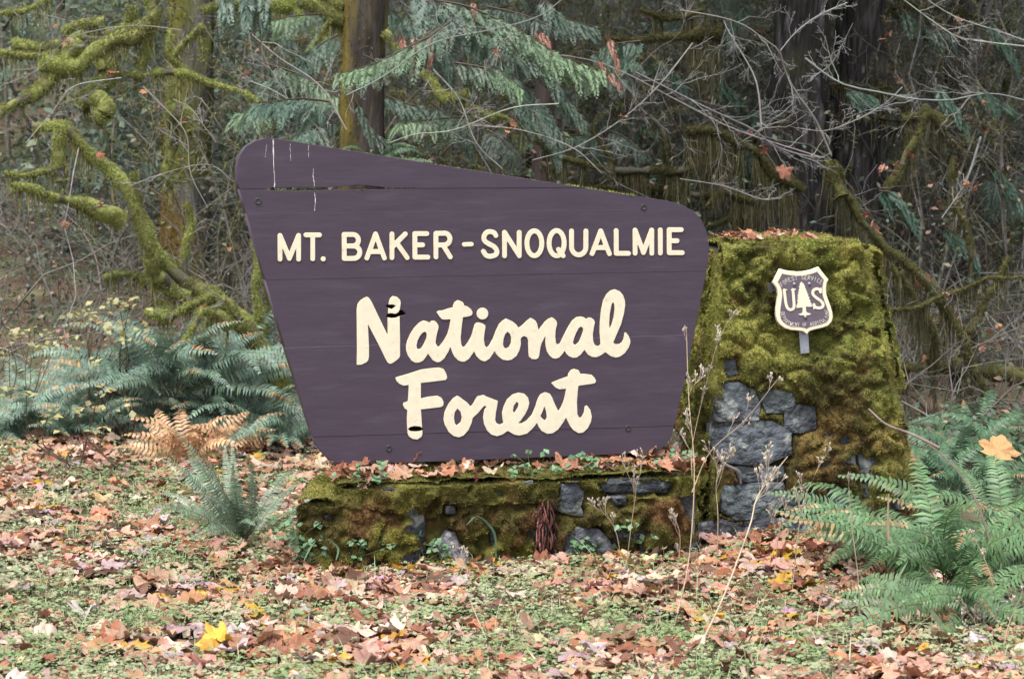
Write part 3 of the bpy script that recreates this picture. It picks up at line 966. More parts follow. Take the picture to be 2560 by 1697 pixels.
# rounded mossy rim where front and top meet
for a_, b_ in ((TL, TR), (TR, BR), (TL, BL)):
    pth_ = np.linspace(a_, b_, 40) - pn * .02 + np.array([0, 0, -.02])
    rr = .035 + .03 * fbm(pth_, .1, 66)
    if b_ is BL:
        rr[20:] *= .3
    tubes(Ab, pth_, rr, 10, pcol(np.repeat(pth_, 10, 0), 0) * .75, .35, .05)
    pp_, r_, d_2 = sample_tubes(pth_, rr, 7000, rp)
    v = pp_ + d_2 * r_[:, None]
    fuzz(At, v, d_2, .02, .005, pcol(v, 0) * vary(np.ones(3), 7000, rp, .22, .05), rp, .25)
Ab.build('moss_bed', M_MOSS, pill, True, 'stuff')
At.build('moss', M_MOSS, pill, False, 'stuff')

# ---- low wall
rw = np.random.default_rng(33)
u0, u1, ul = WP.uv(745, 1300)[0], WP.uv(1748, 1300)[0], WP.uv(838, 1220)[0]
ztop = WP.pt(*WP.uv(1240, 1206))[2]; zmid = WP.pt(*WP.uv(800, 1262))[2]
vz = lambda z: z - WP.o[2]
wall = empty('low_stone_wall', tuple(WP.pt((u0 + u1) / 2, vz(0))), 'low stone wall with olive brown moss under the big sign', 'wall')
DP = .80
SK = DP * math.tan(TH)
A = Acc()
for (a, b, zb, zt) in ((u0, u1, -.12, zmid), (ul, u1, zmid, ztop)):
    boxmesh(A, np.array([WP.pt(a + .16, vz(zb), -.12), WP.pt(b, vz(zb), -.09), WP.pt(b, vz(zb), -DP), WP.pt(a + .16 + SK, vz(zb), -DP), WP.pt(a + .16, vz(zt - .05), -.12), WP.pt(b, vz(zt - .05), -.09), WP.pt(b, vz(zt - .05), -DP), WP.pt(a + .16 + SK, vz(zt - .05), -DP)]), (.05, .05, .04))
A.build('core', M_MORTAR, wall)
z7 = lambda p: zp(p, 720, 1120, .2536)
z8 = lambda p: zp(p, 1280, 1100, .2536)
wst = [z8([(480, 430), (640, 420), (680, 500), (660, 640), (690, 740), (560, 720), (440, 680)]), z8([(880, 430), (1000, 385), (1400, 380), (1545, 420), (1480, 500), (1180, 512), (920, 500)]), z8([(950, 545), (1100, 530), (1125, 630), (1020, 645)]),
       z8([(520, 930), (640, 870), (830, 880), (930, 980), (1000, 1120), (880, 1200), (620, 1195), (500, 1100)]), z8([(1100, 905), (1240, 895), (1275, 975), (1130, 985)]), z7([(1490, 960), (1560, 830), (1640, 840), (1700, 960), (1790, 1120), (1640, 1180), (1490, 1120)]), z7([(1545, 560), (1630, 550), (1650, 640), (1550, 640)])]
wst = [WP.uvs(p) for p in wst]
wst = [p.mean(0) + (p - p.mean(0)) * 1.1 for p in wst]
for i, p in enumerate(wst):
    stone(wall, WP, p, rw.uniform(.03, .05), rw, np.array((.21, .21, .22)) if i == 5 else GREY)
v_ = vz(-.03)
rows = [(vz(-.05), vz(.10)), (vz(.11), vz(zmid - .01)), (vz(zmid + .01), vz(ztop - .01))]
for k, (va, vb) in enumerate(rows):
    u_ = (u0 if k < 2 else ul) + .09
    while u_ < u1 - .08:
        ww = min(rw.uniform(.18, .36), u1 - u_)
        cc = np.array([u_ + ww / 2, (va + vb) / 2])
        if all(poly_sdf(np.array([cc[0]]), np.array([cc[1]]), p)[0] > .06 for p in wst):
            g_ = .01
            stone(wall, WP, np.array([[u_ + g_, va], [u_ + ww / 2, va], [u_ + ww - g_, va], [u_ + ww - g_, vb], [u_ + ww / 2, vb], [u_ + g_, vb]]) + rw.normal(size=(6, 2)) * .01, rw.uniform(.005, .02), rw, np.array(GREY) * .8)
        u_ += ww


def wcol(p, l):
    c = mixcol((.125, .105, .036), (.19, .165, .050), smooth(.35, .6, fbm(p, .2, 140)))
    c = mixcol(c, (.29, .27, .065), smooth(.50, .66, fbm(p, .3, 150)))
    c = mixcol(c, (.22, .125, .055), smooth(.52, .66, fbm(p, .25, 160)))
    c = mixcol(c, (.07, .052, .022), smooth(.52, .68, fbm(p, .06, 163)) * .7)
    return mixcol(c, (.20, .20, .05), smooth(.30, .42, p[:, 2]) * .5)


Ab, At = Acc(), Acc()
ex = lambda p, x, y: 1 - .85 * smooth(.56, .66, fbm(p, .15, 191))
fm = stmask(WP, wst, ex, .1, 15)
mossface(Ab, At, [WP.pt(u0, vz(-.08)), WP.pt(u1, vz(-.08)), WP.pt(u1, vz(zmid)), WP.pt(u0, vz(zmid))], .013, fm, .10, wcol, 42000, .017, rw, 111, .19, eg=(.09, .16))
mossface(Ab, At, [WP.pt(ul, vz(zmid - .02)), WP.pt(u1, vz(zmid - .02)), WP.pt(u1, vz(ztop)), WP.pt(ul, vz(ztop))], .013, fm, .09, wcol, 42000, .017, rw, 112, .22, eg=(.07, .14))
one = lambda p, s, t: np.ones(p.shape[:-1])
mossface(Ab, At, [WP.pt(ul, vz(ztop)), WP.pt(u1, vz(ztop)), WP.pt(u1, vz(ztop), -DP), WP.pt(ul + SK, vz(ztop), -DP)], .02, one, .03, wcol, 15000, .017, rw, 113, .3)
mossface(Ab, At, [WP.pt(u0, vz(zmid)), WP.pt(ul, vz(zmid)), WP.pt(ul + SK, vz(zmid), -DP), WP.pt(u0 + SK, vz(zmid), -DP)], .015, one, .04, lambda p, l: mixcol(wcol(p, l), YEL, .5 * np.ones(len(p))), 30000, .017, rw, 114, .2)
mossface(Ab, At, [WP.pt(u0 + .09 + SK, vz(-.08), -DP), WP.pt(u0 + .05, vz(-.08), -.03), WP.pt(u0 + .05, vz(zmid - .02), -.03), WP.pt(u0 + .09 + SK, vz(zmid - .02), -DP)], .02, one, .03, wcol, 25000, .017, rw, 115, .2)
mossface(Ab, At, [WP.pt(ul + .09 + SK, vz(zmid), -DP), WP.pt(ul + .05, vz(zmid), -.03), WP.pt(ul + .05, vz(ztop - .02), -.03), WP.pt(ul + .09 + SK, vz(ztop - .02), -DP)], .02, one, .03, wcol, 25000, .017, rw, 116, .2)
for a_, b_, r0 in ((WP.pt(ul, vz(ztop - .03), -.03), WP.pt(u1, vz(ztop - .03), -.03), .05), (WP.pt(u0, vz(zmid - .03), -.03), WP.pt(ul + .1, vz(zmid - .03), -.03), .045)):
    nn = 60
    pth_ = np.linspace(a_, b_, nn)
    rr = r0 * (.35 + .8 * fbm(pth_, .14, 166))
    if r0 == .05:
        tt = np.linspace(0, 1, nn); rr *= 1 - .35 * smooth(.50, .56, tt) * (1 - smooth(.95, 1, tt))
    rr[:8] *= np.linspace(.3, 1, 8)
    tubes(Ab, pth_, rr, 10, wcol(np.repeat(pth_, 10, 0), 0) * .75, .35, .05)
    pp_, r_, d_2 = sample_tubes(pth_, rr, 6000, rw)
    v = pp_ + d_2 * r_[:, None]
    fuzz(At, v, d_2, .016, .005, wcol(v, 0) * vary(np.ones(3), 6000, rw, .22, .05), rw, .25)
Ab.build('moss_bed', M_MOSS, wall, True, 'stuff')
At.build('moss', M_MOSS, wall, False, 'stuff')

# rotten red wood lodged in the wall
A = Acc()
for i in range(110):
    x = rw.uniform(195, 365); y0 = 545 + abs(x - 290) * .9 + rw.uniform(-20, 330); y1 = min(1090, y0 + rw.uniform(90, 330))
    a_, b_ = WP.uv(*z8([(x + 10, y0)])[0]), WP.uv(*z8([(x + rw.uniform(-15, 35), y1)])[0])
    dz = .065 + .04 * (1 - ((x - 280) / 95) ** 2)
    pts = cr([WP.pt(*a_, dz * rw.uniform(.6, 1.1)), WP.pt(*((a_ + b_) / 2 + rw.normal(size=2) * .011), dz + rw.uniform(0, .012)), WP.pt(*b_, dz * rw.uniform(.5, 1.0))], 7)
    tubes(A, pts, rw.uniform(.002, .0055) * np.array([.4, .9, 1.1, 1, 1, .8, .3]), 5, vary((.12, .052, .045), 1, rw, .6)[0], .3, .02)
q0 = WP.uv(*z8([(280, 820)])[0])
rot = A.build('rotten_wood', M_BARK)
tag(rot, 'crumbling reddish rotten wood wedged upright in the low wall', 'wood')

# ================================================================== SHIELD
zs = lambda p: zp(p, 1900, 650, .15942)
HP = Plane(PP.pt(*PP.uv(2008, 750), .12), pu, np.array([math.sin(R(9)), -math.cos(R(9)), .08]))
shield = bpy.data.objects.new('shield_sign', None); COL.objects.link(shield)
shield.matrix_world = HP.matrix()
tag(shield, 'small shield badge sign with cream tree and letters fixed to the mossy pillar', 'sign')
so = zs([(310, 135), (400, 160), (500, 175), (600, 182), (700, 172), (800, 150), (920, 103), (960, 160), (1010, 225), (1080, 305), (1050, 360), (1040, 430), (1042, 530), (1070, 620), (1110, 720), (1140, 820), (1147, 900), (1125, 970), (1070, 1030), (980, 1065),
         (860, 1090), (790, 1110), (760, 1135), (737, 1170), (710, 1145), (680, 1120), (600, 1108), (480, 1098), (390, 1070), (310, 1010), (265, 940), (250, 850), (255, 740), (275, 620), (285, 530), (265, 440), (200, 350), (250, 260)])
bb = (so[0][0] - 25, 660, 2090, 845)
lp = shape_px(HP, [('+', lambda a, b: poly_sdf(a, b, so))], bb, .7)
local('shield_board', solid(lp, 0, .030, .004, [M_CREAM], 'shield_board'), shield)
lp = shape_px(HP, [('+', lambda a, b: poly_sdf(a, b, so) + 10.2)], bb, .6)
M_SHP = mat('shield_brown', (.115, .092, .118), .5, .3, 20, .15)
M_OCH2 = mat('ochre_line', (.45, .30, .10), .6, .2, 20, .2)
local('shield_panel', solid(lp, .0025, .006, .001, [M_SHP, M_OCH2], 'shield_panel'), shield)
tree = [(652, 340), (672, 370), (690, 380), (688, 400), (705, 415), (700, 440), (722, 455), (715, 475), (738, 495), (730, 515), (758, 540), (745, 560), (778, 590), (760, 605), (790, 640), (778, 655), (812, 690), (795, 700), (830, 722), (780, 738), (716, 730),
        (718, 800), (735, 825), (800, 840), (770, 865), (690, 872), (630, 868), (590, 850), (650, 836), (665, 820), (662, 745), (560, 755), (575, 725), (558, 715), (590, 690), (575, 680), (598, 650), (568, 640), (600, 610), (575, 600), (598, 570), (580, 560), (605, 525),
        (590, 515), (612, 480), (598, 470), (620, 435), (600, 425), (625, 395), (622, 370), (640, 355)]
tr_ = zs(tree)
lp = shape_px(HP, [('+', lambda a, b: poly_sdf(a, b, tr_))], bb, .5)
local('tree_emblem', solid(lp, .0060, .005, .001, [M_CREAM], 'tree_emblem'), shield)
us = zs([(375, 470), (395, 640), (415, 730), (450, 775), (500, 775), (530, 735), (528, 640), (512, 465)])
ser = [zs([(362, 478), (412, 468)]), zs([(490, 470), (548, 460)])]
lp = shape_px(HP, [('+', lambda a, b: seg_sdf(a, b, [tuple(q[:2]) for q in cr([(x, y, 0) for x, y in us], 30)], 3.6))] + [('+', (lambda s: lambda a, b: seg_sdf(a, b, s, 1.8))(s)) for s in ser], bb, .5)
local('letter', solid(lp, .0060, .005, .001, [M_CREAM, M_OCH2], 'letter'), shield)
ss = zs([(945, 505), (935, 470), (890, 452), (840, 470), (822, 520), (850, 570), (920, 620), (975, 670), (985, 720), (950, 750), (895, 752), (850, 730), (842, 700)])
ser = [zs([(955, 440), (955, 505)]), zs([(832, 690), (842, 768)])]
lp = shape_px(HP, [('+', lambda a, b: seg_sdf(a, b, [tuple(q[:2]) for q in cr([(x, y, 0) for x, y in ss], 44)], 3.6))] + [('+', (lambda s: lambda a, b: seg_sdf(a, b, s, 1.6))(s)) for s in ser], bb, .5)
local('letter', solid(lp, .0060, .005, .001, [M_CREAM, M_OCH2], 'letter'), shield)


def arc_text(txt, pts, h, r, inward):
    path = cr([(x, y, 0) for x, y in pts], 80)[:, :2]
    d = np.concatenate([[0], np.cumsum(np.hypot(*np.diff(path, axis=0).T))])
    for i, ch in enumerate(txt):
        if ch == ' ': continue
        s = (i + .5) / len(txt) * d[-1]
        c = np.array([np.interp(s, d, path[:, 0]), np.interp(s, d, path[:, 1])])
        e = np.array([np.interp(s + 3, d, path[:, 0]), np.interp(s + 3, d, path[:, 1])]) - np.array([np.interp(s - 3, d, path[:, 0]), np.interp(s - 3, d, path[:, 1])])
        tx = e / np.hypot(*e); up = np.array([tx[1], -tx[0]])
        wl = d[-1] / len(txt) * .62 * (.2 if ch == 'I' else 1)
        st = []
        for q in FONT[ch]:
            q = np.array(q, float)
            if ch == 'S': q = cr(q, 24)
            st.append(zs([tuple(c + tx * (x - .5) * wl + up * (y - .5) * h) for x, y in q]))
        x, y = zs([tuple(c)])[0]
        lp = shape_px(HP, [('+', (lambda s_: lambda a, b: seg_sdf(a, b, s_, r))(s_)) for s_ in st], (x - 10, y - 10, x + 10, y + 10), .35)
        local('letter', solid(lp, .0042, .003, .0005, [M_WORN], 'letter'), shield)


arc_text('FOREST SERVICE', [(318, 405), (400, 335), (500, 296), (600, 280), (650, 276), (720, 278), (820, 290), (900, 318), (980, 360)], 62, .75, 1)
arc_text('DEPARTMENT OF AGRICULTURE', [(352, 810), (362, 880), (400, 950), (460, 995), (560, 1012), (720, 1010), (860, 995), (960, 965), (1030, 915), (1055, 860), (1040, 770)], 55, .7, 1)
for (x, y) in ((533, 378), (770, 372), (708, 893)):
    u_, v_ = HP.uv(*zs([(x, y)])[0])
    A = Acc(); k = 12; th = np.linspace(0, 2 * PI, k, endpoint=False)
    for r0, zc in ((.0095, .002), (.0095, .006), (.007, .010), (.003, .0115)):
        A.add(np.stack([u_ + r0 * np.cos(th), v_ + r0 * np.sin(th), np.full(k, zc)], 1), np.zeros((0, 4), int), (.1, .1, .1))
    A.f.append(np.array([[i * k + j, i * k + (j + 1) % k, (i + 1) * k + (j + 1) % k, (i + 1) * k + j] for i in range(3) for j in range(k)]))
    A.f.append(np.array([[3 * k + j for j in range(k)]]))
    local('bolt', A.mesh('bolt', M_STEEL), shield)
b0 = HP.uvs(zs([(632, 1000), (775, 1000), (803, 1455), (662, 1470)]))
hole = HP.uv(*zs([(725, 1418)])[0])
lp = [b0, np.array([[hole[0] + .0028 * math.cos(a), hole[1] + .0028 * math.sin(a)] for a in np.linspace(0, 2 * PI, 10, endpoint=False)])]
local('mounting_strap', solid(lp, -.031, .006, .001, [M_STEEL], 'mounting_strap'), shield)
b1 = HP.uvs(zs([(140, 360), (300, 350), (320, 480), (150, 500)]))
local('mounting_bracket', solid([b1], -.031, .012, .001, [M_BOLT], 'mounting_bracket'), shield)

# ================================================================== FERNS
def frond_mesh(name, L, arch, droop, rng, col, npin=30, pin=.075, twist=.2):
    """sword fern frond: rachis rises along +X then droops"""
    A = Acc()
    s = np.linspace(0, 1, 14)
    ang = arch - (arch + droop) * s ** 1.3
    dx, dz = np.cos(ang), np.sin(ang)
    st = L / 13
    x = np.concatenate([[0], np.cumsum(dx[:-1] * st)]); z = np.concatenate([[0], np.cumsum(dz[:-1] * st)])
    y = np.sin(s * 2.2) * L * rng.uniform(-.08, .08)
    path = np.stack([x, y, z], 1)
    tubes(A, path, np.linspace(.0032, .0010, 14), 3, np.array(col) * np.array([1.1, .75, .6]))
    t = np.linspace(.16, .985, npin)
    T = unit(np.gradient(path, axis=0))
    for side in (-1, 1):
        tt = t + rng.uniform(-.004, .004, npin)
        p = np.stack([np.interp(tt, s, path[:, k]) for k in range(3)], 1)
        tg = unit(np.stack([np.interp(tt, s, T[:, k]) for k in range(3)], 1))
        sd_ = unit(np.cross(tg, [0, 0, 1.]) * side)
        up = unit(np.cross(sd_ * side, tg))
        ln = pin * (np.minimum(1, (tt - .05) / .22)) * (1 - ((tt - .3) / .72).clip(0, 1) ** 1.6) * rng.uniform(.85, 1.1, npin) + .004
        d = unit(sd_ + tg * .28 + up * rng.uniform(-.35, .15, (npin, 1)))
        wv = tg * (L * .80 / npin * .50)
        e = p + d * ln[:, None]
        m = p + d * ln[:, None] * .45 + up * ln[:, None] * .08
        tip = e - up * ln[:, None] * .18
        v = np.stack([p - wv * .7, p + wv * .7, m + wv * .85, m - wv * .75, tip], 1)
        b = np.arange(npin)[:, None] * 5
        cc = vary(col, npin, rng, .18, .06)
        if rng.uniform() < .3: cc[-npin // 4:] = vary((.34, .24, .12), len(cc[-npin // 4:]), rng, .2)
        A.add(v, np.concatenate([b + [[0, 1, 2]], b + [[0, 2, 3]], b + [[3, 2, 4]]], 1).reshape(-1, 3), np.repeat(cc, 5, 0))
    return A.mesh('frond', M_LEAF)


rf = np.random.default_rng(44)
TEAL, FRESH, DEEP, TAN, PALE = (.20, .30, .222), (.125, .225, .10), (.085, .165, .085), (.55, .34, .19), (.21, .29, .20)
FR = {}
for nm, c_ in (('teal', TEAL), ('fresh', FRESH), ('deep', DEEP)):
    FR[nm] = [frond_mesh('frond', .78 * rf.uniform(.85, 1.1), R(a), R(d), rf, np.array(c_) * rf.uniform(.8, 1.15), 34, .078) for a, d in ((78, 25), (65, 30), (55, 35), (45, 20), (70, 60), (30, 25), (60, 10))]
FR['tan'] = [frond_mesh('frond', .6, R(a), R(d), rf, np.array(TAN) * rf.uniform(.8, 1.1), 16, .085) for a, d in ((70, 40), (55, 50), (45, 45))]
FR['pale'] = [frond_mesh('frond', .66, R(a), R(d), rf, np.array(PALE), 36, .055) for a, d in ((84, -55), (78, -40), (70, -20), (65, 0))]


def fern(base, kind, n, size, label, az=(0, 2 * PI), lift=(-.15, .25), group=None):
    o = empty('sword_fern', tuple(base), label, 'fern', group)
    for k in range(n):
        f = bpy.data.objects.new('frond', FR[kind][rf.integers(len(FR[kind]))]); COL.objects.link(f); f.parent = o
        a = az[0] + (az[1] - az[0]) * (k + rf.uniform(.1, .9)) / n
        s_ = size * rf.uniform(.75, 1.12)
        ca = math.cos(a)
        f.rotation_euler = ((1 if ca > 0 else -1) * min(1, abs(ca) * 1.6) * rf.uniform(.25, 1.05) + rf.uniform(-.2, .2), -rf.uniform(*lift), a)
        f.scale = (s_, s_, s_)
        f.location = (.04 * math.cos(a), .04 * math.sin(a), 0)
    return o


def onG(px, py):
    p = G(px, py)
    for _ in range(3): p = G(px, py, float(gh(p[0], p[1])))
    return p - np.array([0, 0, .02])


GF = 'sword ferns banked up behind the leaf litter'
lf = [(690, 1120, 'blue green sword fern pressed against the lower corner of the big sign', 1.0), (560, 1095, 'blue green sword fern standing behind the tan dead fern', 1.05), (470, 1060, 'tall blue green fern in the thick of the fern bank', 1.1),
      (360, 1040, 'blue green fern behind the red brown dead leaves', 1.0), (260, 1050, 'broad fern at the middle of the low fern bank', .9), (160, 1030, 'fern under the pale yellow shrub', .85), (60, 1040, 'low fern close to the picture edge left of the bank', .9),
      (640, 1030, 'upright blue green fern rising behind the sign edge', 1.15), (540, 985, 'tallest fern of the bank below the leaning mossy trunk', 1.15), (430, 985, 'fern at the rear of the bank under the mossy limbs', 1.1), (-20, 1100, 'fern cut off by the edge of the picture', .9), (210, 1090, 'pale low fern at the front of the bank among yellow leaves', .8), (90, 1090, 'pale low fern spreading near the picture edge', .8), (320, 985, 'rear fern beside the yellow shrub', .9), (690, 1010, 'rear fern half hidden by the sign', 1.1)]
for x, y, lb, sz in lf:
    b = onG(x, y)
    fern(b, 'teal', 26, sz * (1.12 if y > 1020 else 1.25), lb, lift=(-.2, .25), group=GF)
fern(onG(480, 1150), 'tan', 14, .95, 'dead tan fern with curled fronds in front of the blue green ferns', lift=(.1, .6))
fern(onG(590, 1135), 'tan', 10, .85, 'smaller dead orange fern next to the sign edge', lift=(.1, .5))
fern(onG(610, 1350), 'pale', 22, 1.0, 'narrow upright fern clump left of the low wall', az=(R(60), R(330)), lift=(-.3, .1))
fern(onG(715, 1300), 'teal', 8, .38, 'little fern against the left end of the low wall', lift=(-.4, .2))
fern(onG(2370, 1465), 'fresh', 38, 1.18, 'big fresh green fern spreading in front of the pillar base', lift=(-.3, .3))
fern(onG(2500, 1400), 'fresh', 30, 1.2, 'fresh green fern at the right border of the picture', lift=(-.2, .35))
fern(onG(2260, 1400), 'fresh', 18, 1.15, 'green fern leaning low over the pillar foot', az=(R(120), R(330)), lift=(-.35, .1))
fern(onG(2400, 1540), 'fresh', 20, 1.0, 'low spreading fern below the big fresh green one', lift=(-.45, 0))
fern(onG(2590, 1580), 'fresh', 12, .8, 'fern cut off by the lower corner of the picture', lift=(-.4, -.1))
for x, y, lb in ((2330, 1230, 'dark green fern tucked against the rear of the pillar foot'), (2470, 1250, 'dark green fern behind the big drooping orange tan leaf'), (2390, 1170, 'dark green fern behind the right side of the pillar'), (2520, 1160, 'dark fern at the wood edge right of the pillar'), (2440, 1120, 'dark upright fern under the mossy boughs')):
    fern(onG(x, y), 'deep', 16, .95, lb, group='dark ferns behind the pillar')
fern(onG(1500, 1500), 'fresh', 4, .35, 'small flattened fern sprig on the leaves before the wall', lift=(-.6, -.4))
fern(onG(2080, 1690), 'fresh', 4, .4, 'small fern sprig at the lower picture edge', lift=(-.6, -.3))
fern(P(935, 420, 5.65), 'deep', 14, .62, 'dark green fern growing out of the mossy trunk behind the sign', az=(R(180), R(380)), lift=(-.3, .2))

# ================================================================== LEAF SHAPES
half = [(.12, -.08), (.32, -.14), (.54, -.10), (.72, .0), (.60, .10), (.52, .19), (.68, .26), (.80, .36), (.90, .50), (.74, .57), (.60, .58), (.44, .56), (.46, .70), (.36, .84), (.22, .90), (.10, 1.0), (0, 1.10)]
outline = np.array([(0, 0)] + half + [(-x, y) for x, y in half[-2::-1]])


def leaf_geo(rng):
    c = np.array([0, .30])
    o_ = outline * (1 + rng.normal(size=(len(outline), 1)) * .05)
    r_ = c + (o_ - c) * .5
    pts = np.concatenate([o_, r_, [c]])
    z = rng.uniform(-.30, .22) * pts[:, 0] ** 2 + rng.uniform(-.30, .22) * (pts[:, 1] - .3) ** 2 + rng.uniform(-.12, .12) * pts[:, 0]
    m = len(o_)
    z[:m] += rng.normal(size=m) * .045 + rng.uniform(-.10, .10) * np.linalg.norm(o_ - c, axis=1) ** 2 + .10 * np.sin(np.arange(m) * rng.uniform(.5, 1.2) + rng.uniform(0, 6))
    z[m:2 * m] += rng.normal(size=m) * .035
    fold = rng.choice([-.5, -.2, 0, .1, .3, .8])
    xx = pts[:, 0].copy()
    z += fold * np.abs(xx) * .5
    xx *= 1 - .25 * abs(fold)
    v = np.stack([xx, pts[:, 1] - .3, z], 1)
    f4 = [[i, (i + 1) % m, m + (i + 1) % m, m + i] for i in range(m)]
    f3 = [[m + i, m + (i + 1) % m, 2 * m] for i in range(m)]
    sv = np.array([[-.012, -.3, 0], [.012, -.3, 0], [.03 + .01, -.75, .06], [.03 - .01, -.75, .06]])
    return v, np.array(f4), np.array(f3), sv


LC = {'pale tan': (.50, .365, .275), 'pinkish brown': (.42, .235, .165), 'rust brown': (.27, .105, .06), 'golden yellow': (.50, .28, .04), 'greyish mauve': (.40, .31, .31), 'dark brown': (.15, .075, .05), 'bright orange brown': (.42, .205, .115), 'pale cream': (.52, .43, .29)}
LP = [.26, .34, .11, .03, .06, .05, .13, .02]
LN = list(LC)
def rotm(yaw, tilt, taz):
    ca, sa = np.cos(yaw), np.sin(yaw)
    m = Matrix.Rotation(taz, 3, 'Z') @ Matrix.Rotation(tilt, 3, 'X') @ Matrix.Rotation(-taz, 3, 'Z') @ Matrix.Rotation(yaw, 3, 'Z')
    return m


rl = np.random.default_rng(321)
GEO = [leaf_geo(rl) for _ in range(14)]
def leaf_mass(A, p, size, rng, tmax=.5, cols=None):
    for q, s in zip(p, size):
        v, f4, f3, sv = GEO[rng.integers(14)]
        m = np.array(rotm(rng.uniform(0, 2 * PI), abs(rng.normal()) * tmax * .6, rng.uniform(0, 2 * PI)))
        cn = LN[rng.choice(8, p=LP)] if cols is None else cols[rng.integers(len(cols))]
        c = vary(LC[cn], 1, rng, .2, .06)[0]
        A.add((v * s) @ m.T + q, f4, c); A.f.append(f3 + A.n - len(v))


# ================================================================== TREES
rt = np.random.default_rng(55)
MOSS1, MOSS2, MOSSD, MOSSB = (.45, .51, .155), (.22, .215, .085), (.085, .08, .038), (.15, .10, .025)
CR_COL = [(.045, .085, .035), (.06, .10, .04), (.035, .06, .03)]


def depths(p, y0, y1):
    n = len(p)
    return np.array([P(x * OV, y * OV, y0 + (y1 - y0) * i / max(1, n - 1)) for i, (x, y) in enumerate(p)])


def trunk_path(px, Y, wpx, zt, n=40):
    """px list (photo pixels) of a trunk seen at depth Y, carried on to the ground and up to height zt"""
    p = [P(x, y, Y) for x, y in px]
    top, bot = p[0], p[-1]
    g = float(gh(bot[0], Y)) - .1
    if bot[2] > g + .2: p.append(np.array([bot[0] + (bot[0] - p[-2][0]) * .3, Y, g]))
    d = p[0] - p[1]; d = d / d[2]
    p.insert(0, p[0] + d * (zt - p[0][2]))
    p = p[::-1]
    path = cr(p, n)
    return path


def crown(parent, c, rad, n, rng, size=.14, col=None, name='crown'):
    A = Acc()
    k = 16
    cc = c + rng.normal(size=(k, 3)) * np.array(rad) * .6
    i = rng.integers(0, k, n)
    p = cc[i] + rng.normal(size=(n, 3)) * np.array(rad) * .28
    cols = vary(np.array(CR_COL)[rng.integers(0, 3, n)] if col is None else np.tile(col, (n, 1)), n, rng, .25)
    cards(A, p, size * rng.uniform(.6, 1.3, n), cols, rng)
    return A.build(name, M_LEAF, parent)


def bark_trunk(name, parent, path, r0, r1, col, ridges=.12, k=40, seed=0, colvar=None):
    A = Acc()
    n = len(path)
    rr = np.linspace(r0, r1, n) * (1 + .35 * np.exp(-np.linspace(0, 1, n) * 9))
    T, a, b = frames(path[None])
    th = np.linspace(0, 2 * PI, k, endpoint=False)
    d = a[0][:, None] * np.cos(th)[:, None] + b[0][:, None] * np.sin(th)[:, None]
    q = np.stack([np.cos(th)[None] * r0 * np.ones((n, 1)), np.sin(th)[None] * r0 * np.ones((n, 1)), path[:, 2:3] * .16 * np.ones((1, k))], -1)
    f_ = np.clip(np.abs(fbm(q, .07, seed, 3) - .5) * 3, 0, 1)
    v = path[:, None] + d * (rr[:, None] * (1 + ridges * (f_ - .4)))[..., None]
    i, j = np.meshgrid(np.arange(n - 1), np.arange(k), indexing='ij')
    f = np.stack([i * k + j, i * k + (j + 1) % k, (i + 1) * k + (j + 1) % k, (i + 1) * k + j], -1).reshape(-1, 4)
    c = np.tile(np.asarray(col, float), (n * k, 1))
    if colvar is not None: c = colvar(v.reshape(-1, 3), d.reshape(-1, 3))
    A.add(v, f, c)
    return A.build(name, M_BARK, parent, True), path, rr


def moss_coat(parent, Pn, Rn, n, L, cols, rng, side=None, hangs=0, hl=(.05, .25), hcol=MOSSD, thick=1.0, keep=None):
    A = Acc()
    p, r, d = sample_tubes(Pn, Rn, n, rng)
    v = p + d * (r * thick)[:, None]
    if side is not None:
        k = (d @ np.asarray(side)) + (fbm(v, .3, 7) - .5) * 2.4 > 0
        v, d = v[k], d[k]
    if keep is not None:
        k = fbm(v, .13, 37) > keep
        v, d = v[k], d[k]
    t = np.clip(fbm(v, .25, 17) * 2 - .5, 0, 1)
    c = mixcol(cols[0], cols[1], t) * vary(np.ones(3), len(v), rng, .2, .05)
    fuzz(A, v, d, L, L * .28, c, rng, .35)
    if hangs:
        p, r, d = sample_tubes(Pn, Rn, hangs, rng)
        k = fbm(p, .16, 27) > .50
        p, r = p[k], r[k]
        p = p + np.array([0, 0, -.6]) * r[:, None]
        hang(A, p, rng.uniform(*hl, len(p)) * (.3 + 1.2 * rng.uniform(0, 1, len(p)) ** 2), rng.uniform(.004, .012, len(p)), vary(hcol, len(p), rng, .3), rng)
    return A.build('moss', M_MOSS, parent, False, 'stuff')


def twigset(parent, Pn, Rn, rng, col, n1=5, n2=4, n3=3, l1=.5, lift=.12, mossy=None, name='twigs', wob=.05):
    A = Acc()
    a1, r1 = kids(Pn, Rn, n1, l1, rng, 8, lift=lift, wob=wob)
    tubes(A, a1, r1, 4, vary(col, len(a1), rng, .2))
    if n2:
        a2, r2 = kids(a1, r1, n2, .5, rng, 6, lift=lift, wob=wob)
        tubes(A, a2, r2, 3, vary(col, len(a2), rng, .2))
        if n3:
            a3, r3 = kids(a2, r2, n3, .55, rng, 5, lift=lift * .5, wob=wob)
            tubes(A, a3, r3, 3, vary(col, len(a3), rng, .2))
    if mossy is not None:
        p, r, d = sample_tubes(a1, r1, mossy, rng)
        fuzz(A, p + d * r[:, None], d, .02, .006, vary(MOSS2, mossy, rng), rng, .3)
    return A.build(name, M_TWIG, parent, False, 'stuff'), a1


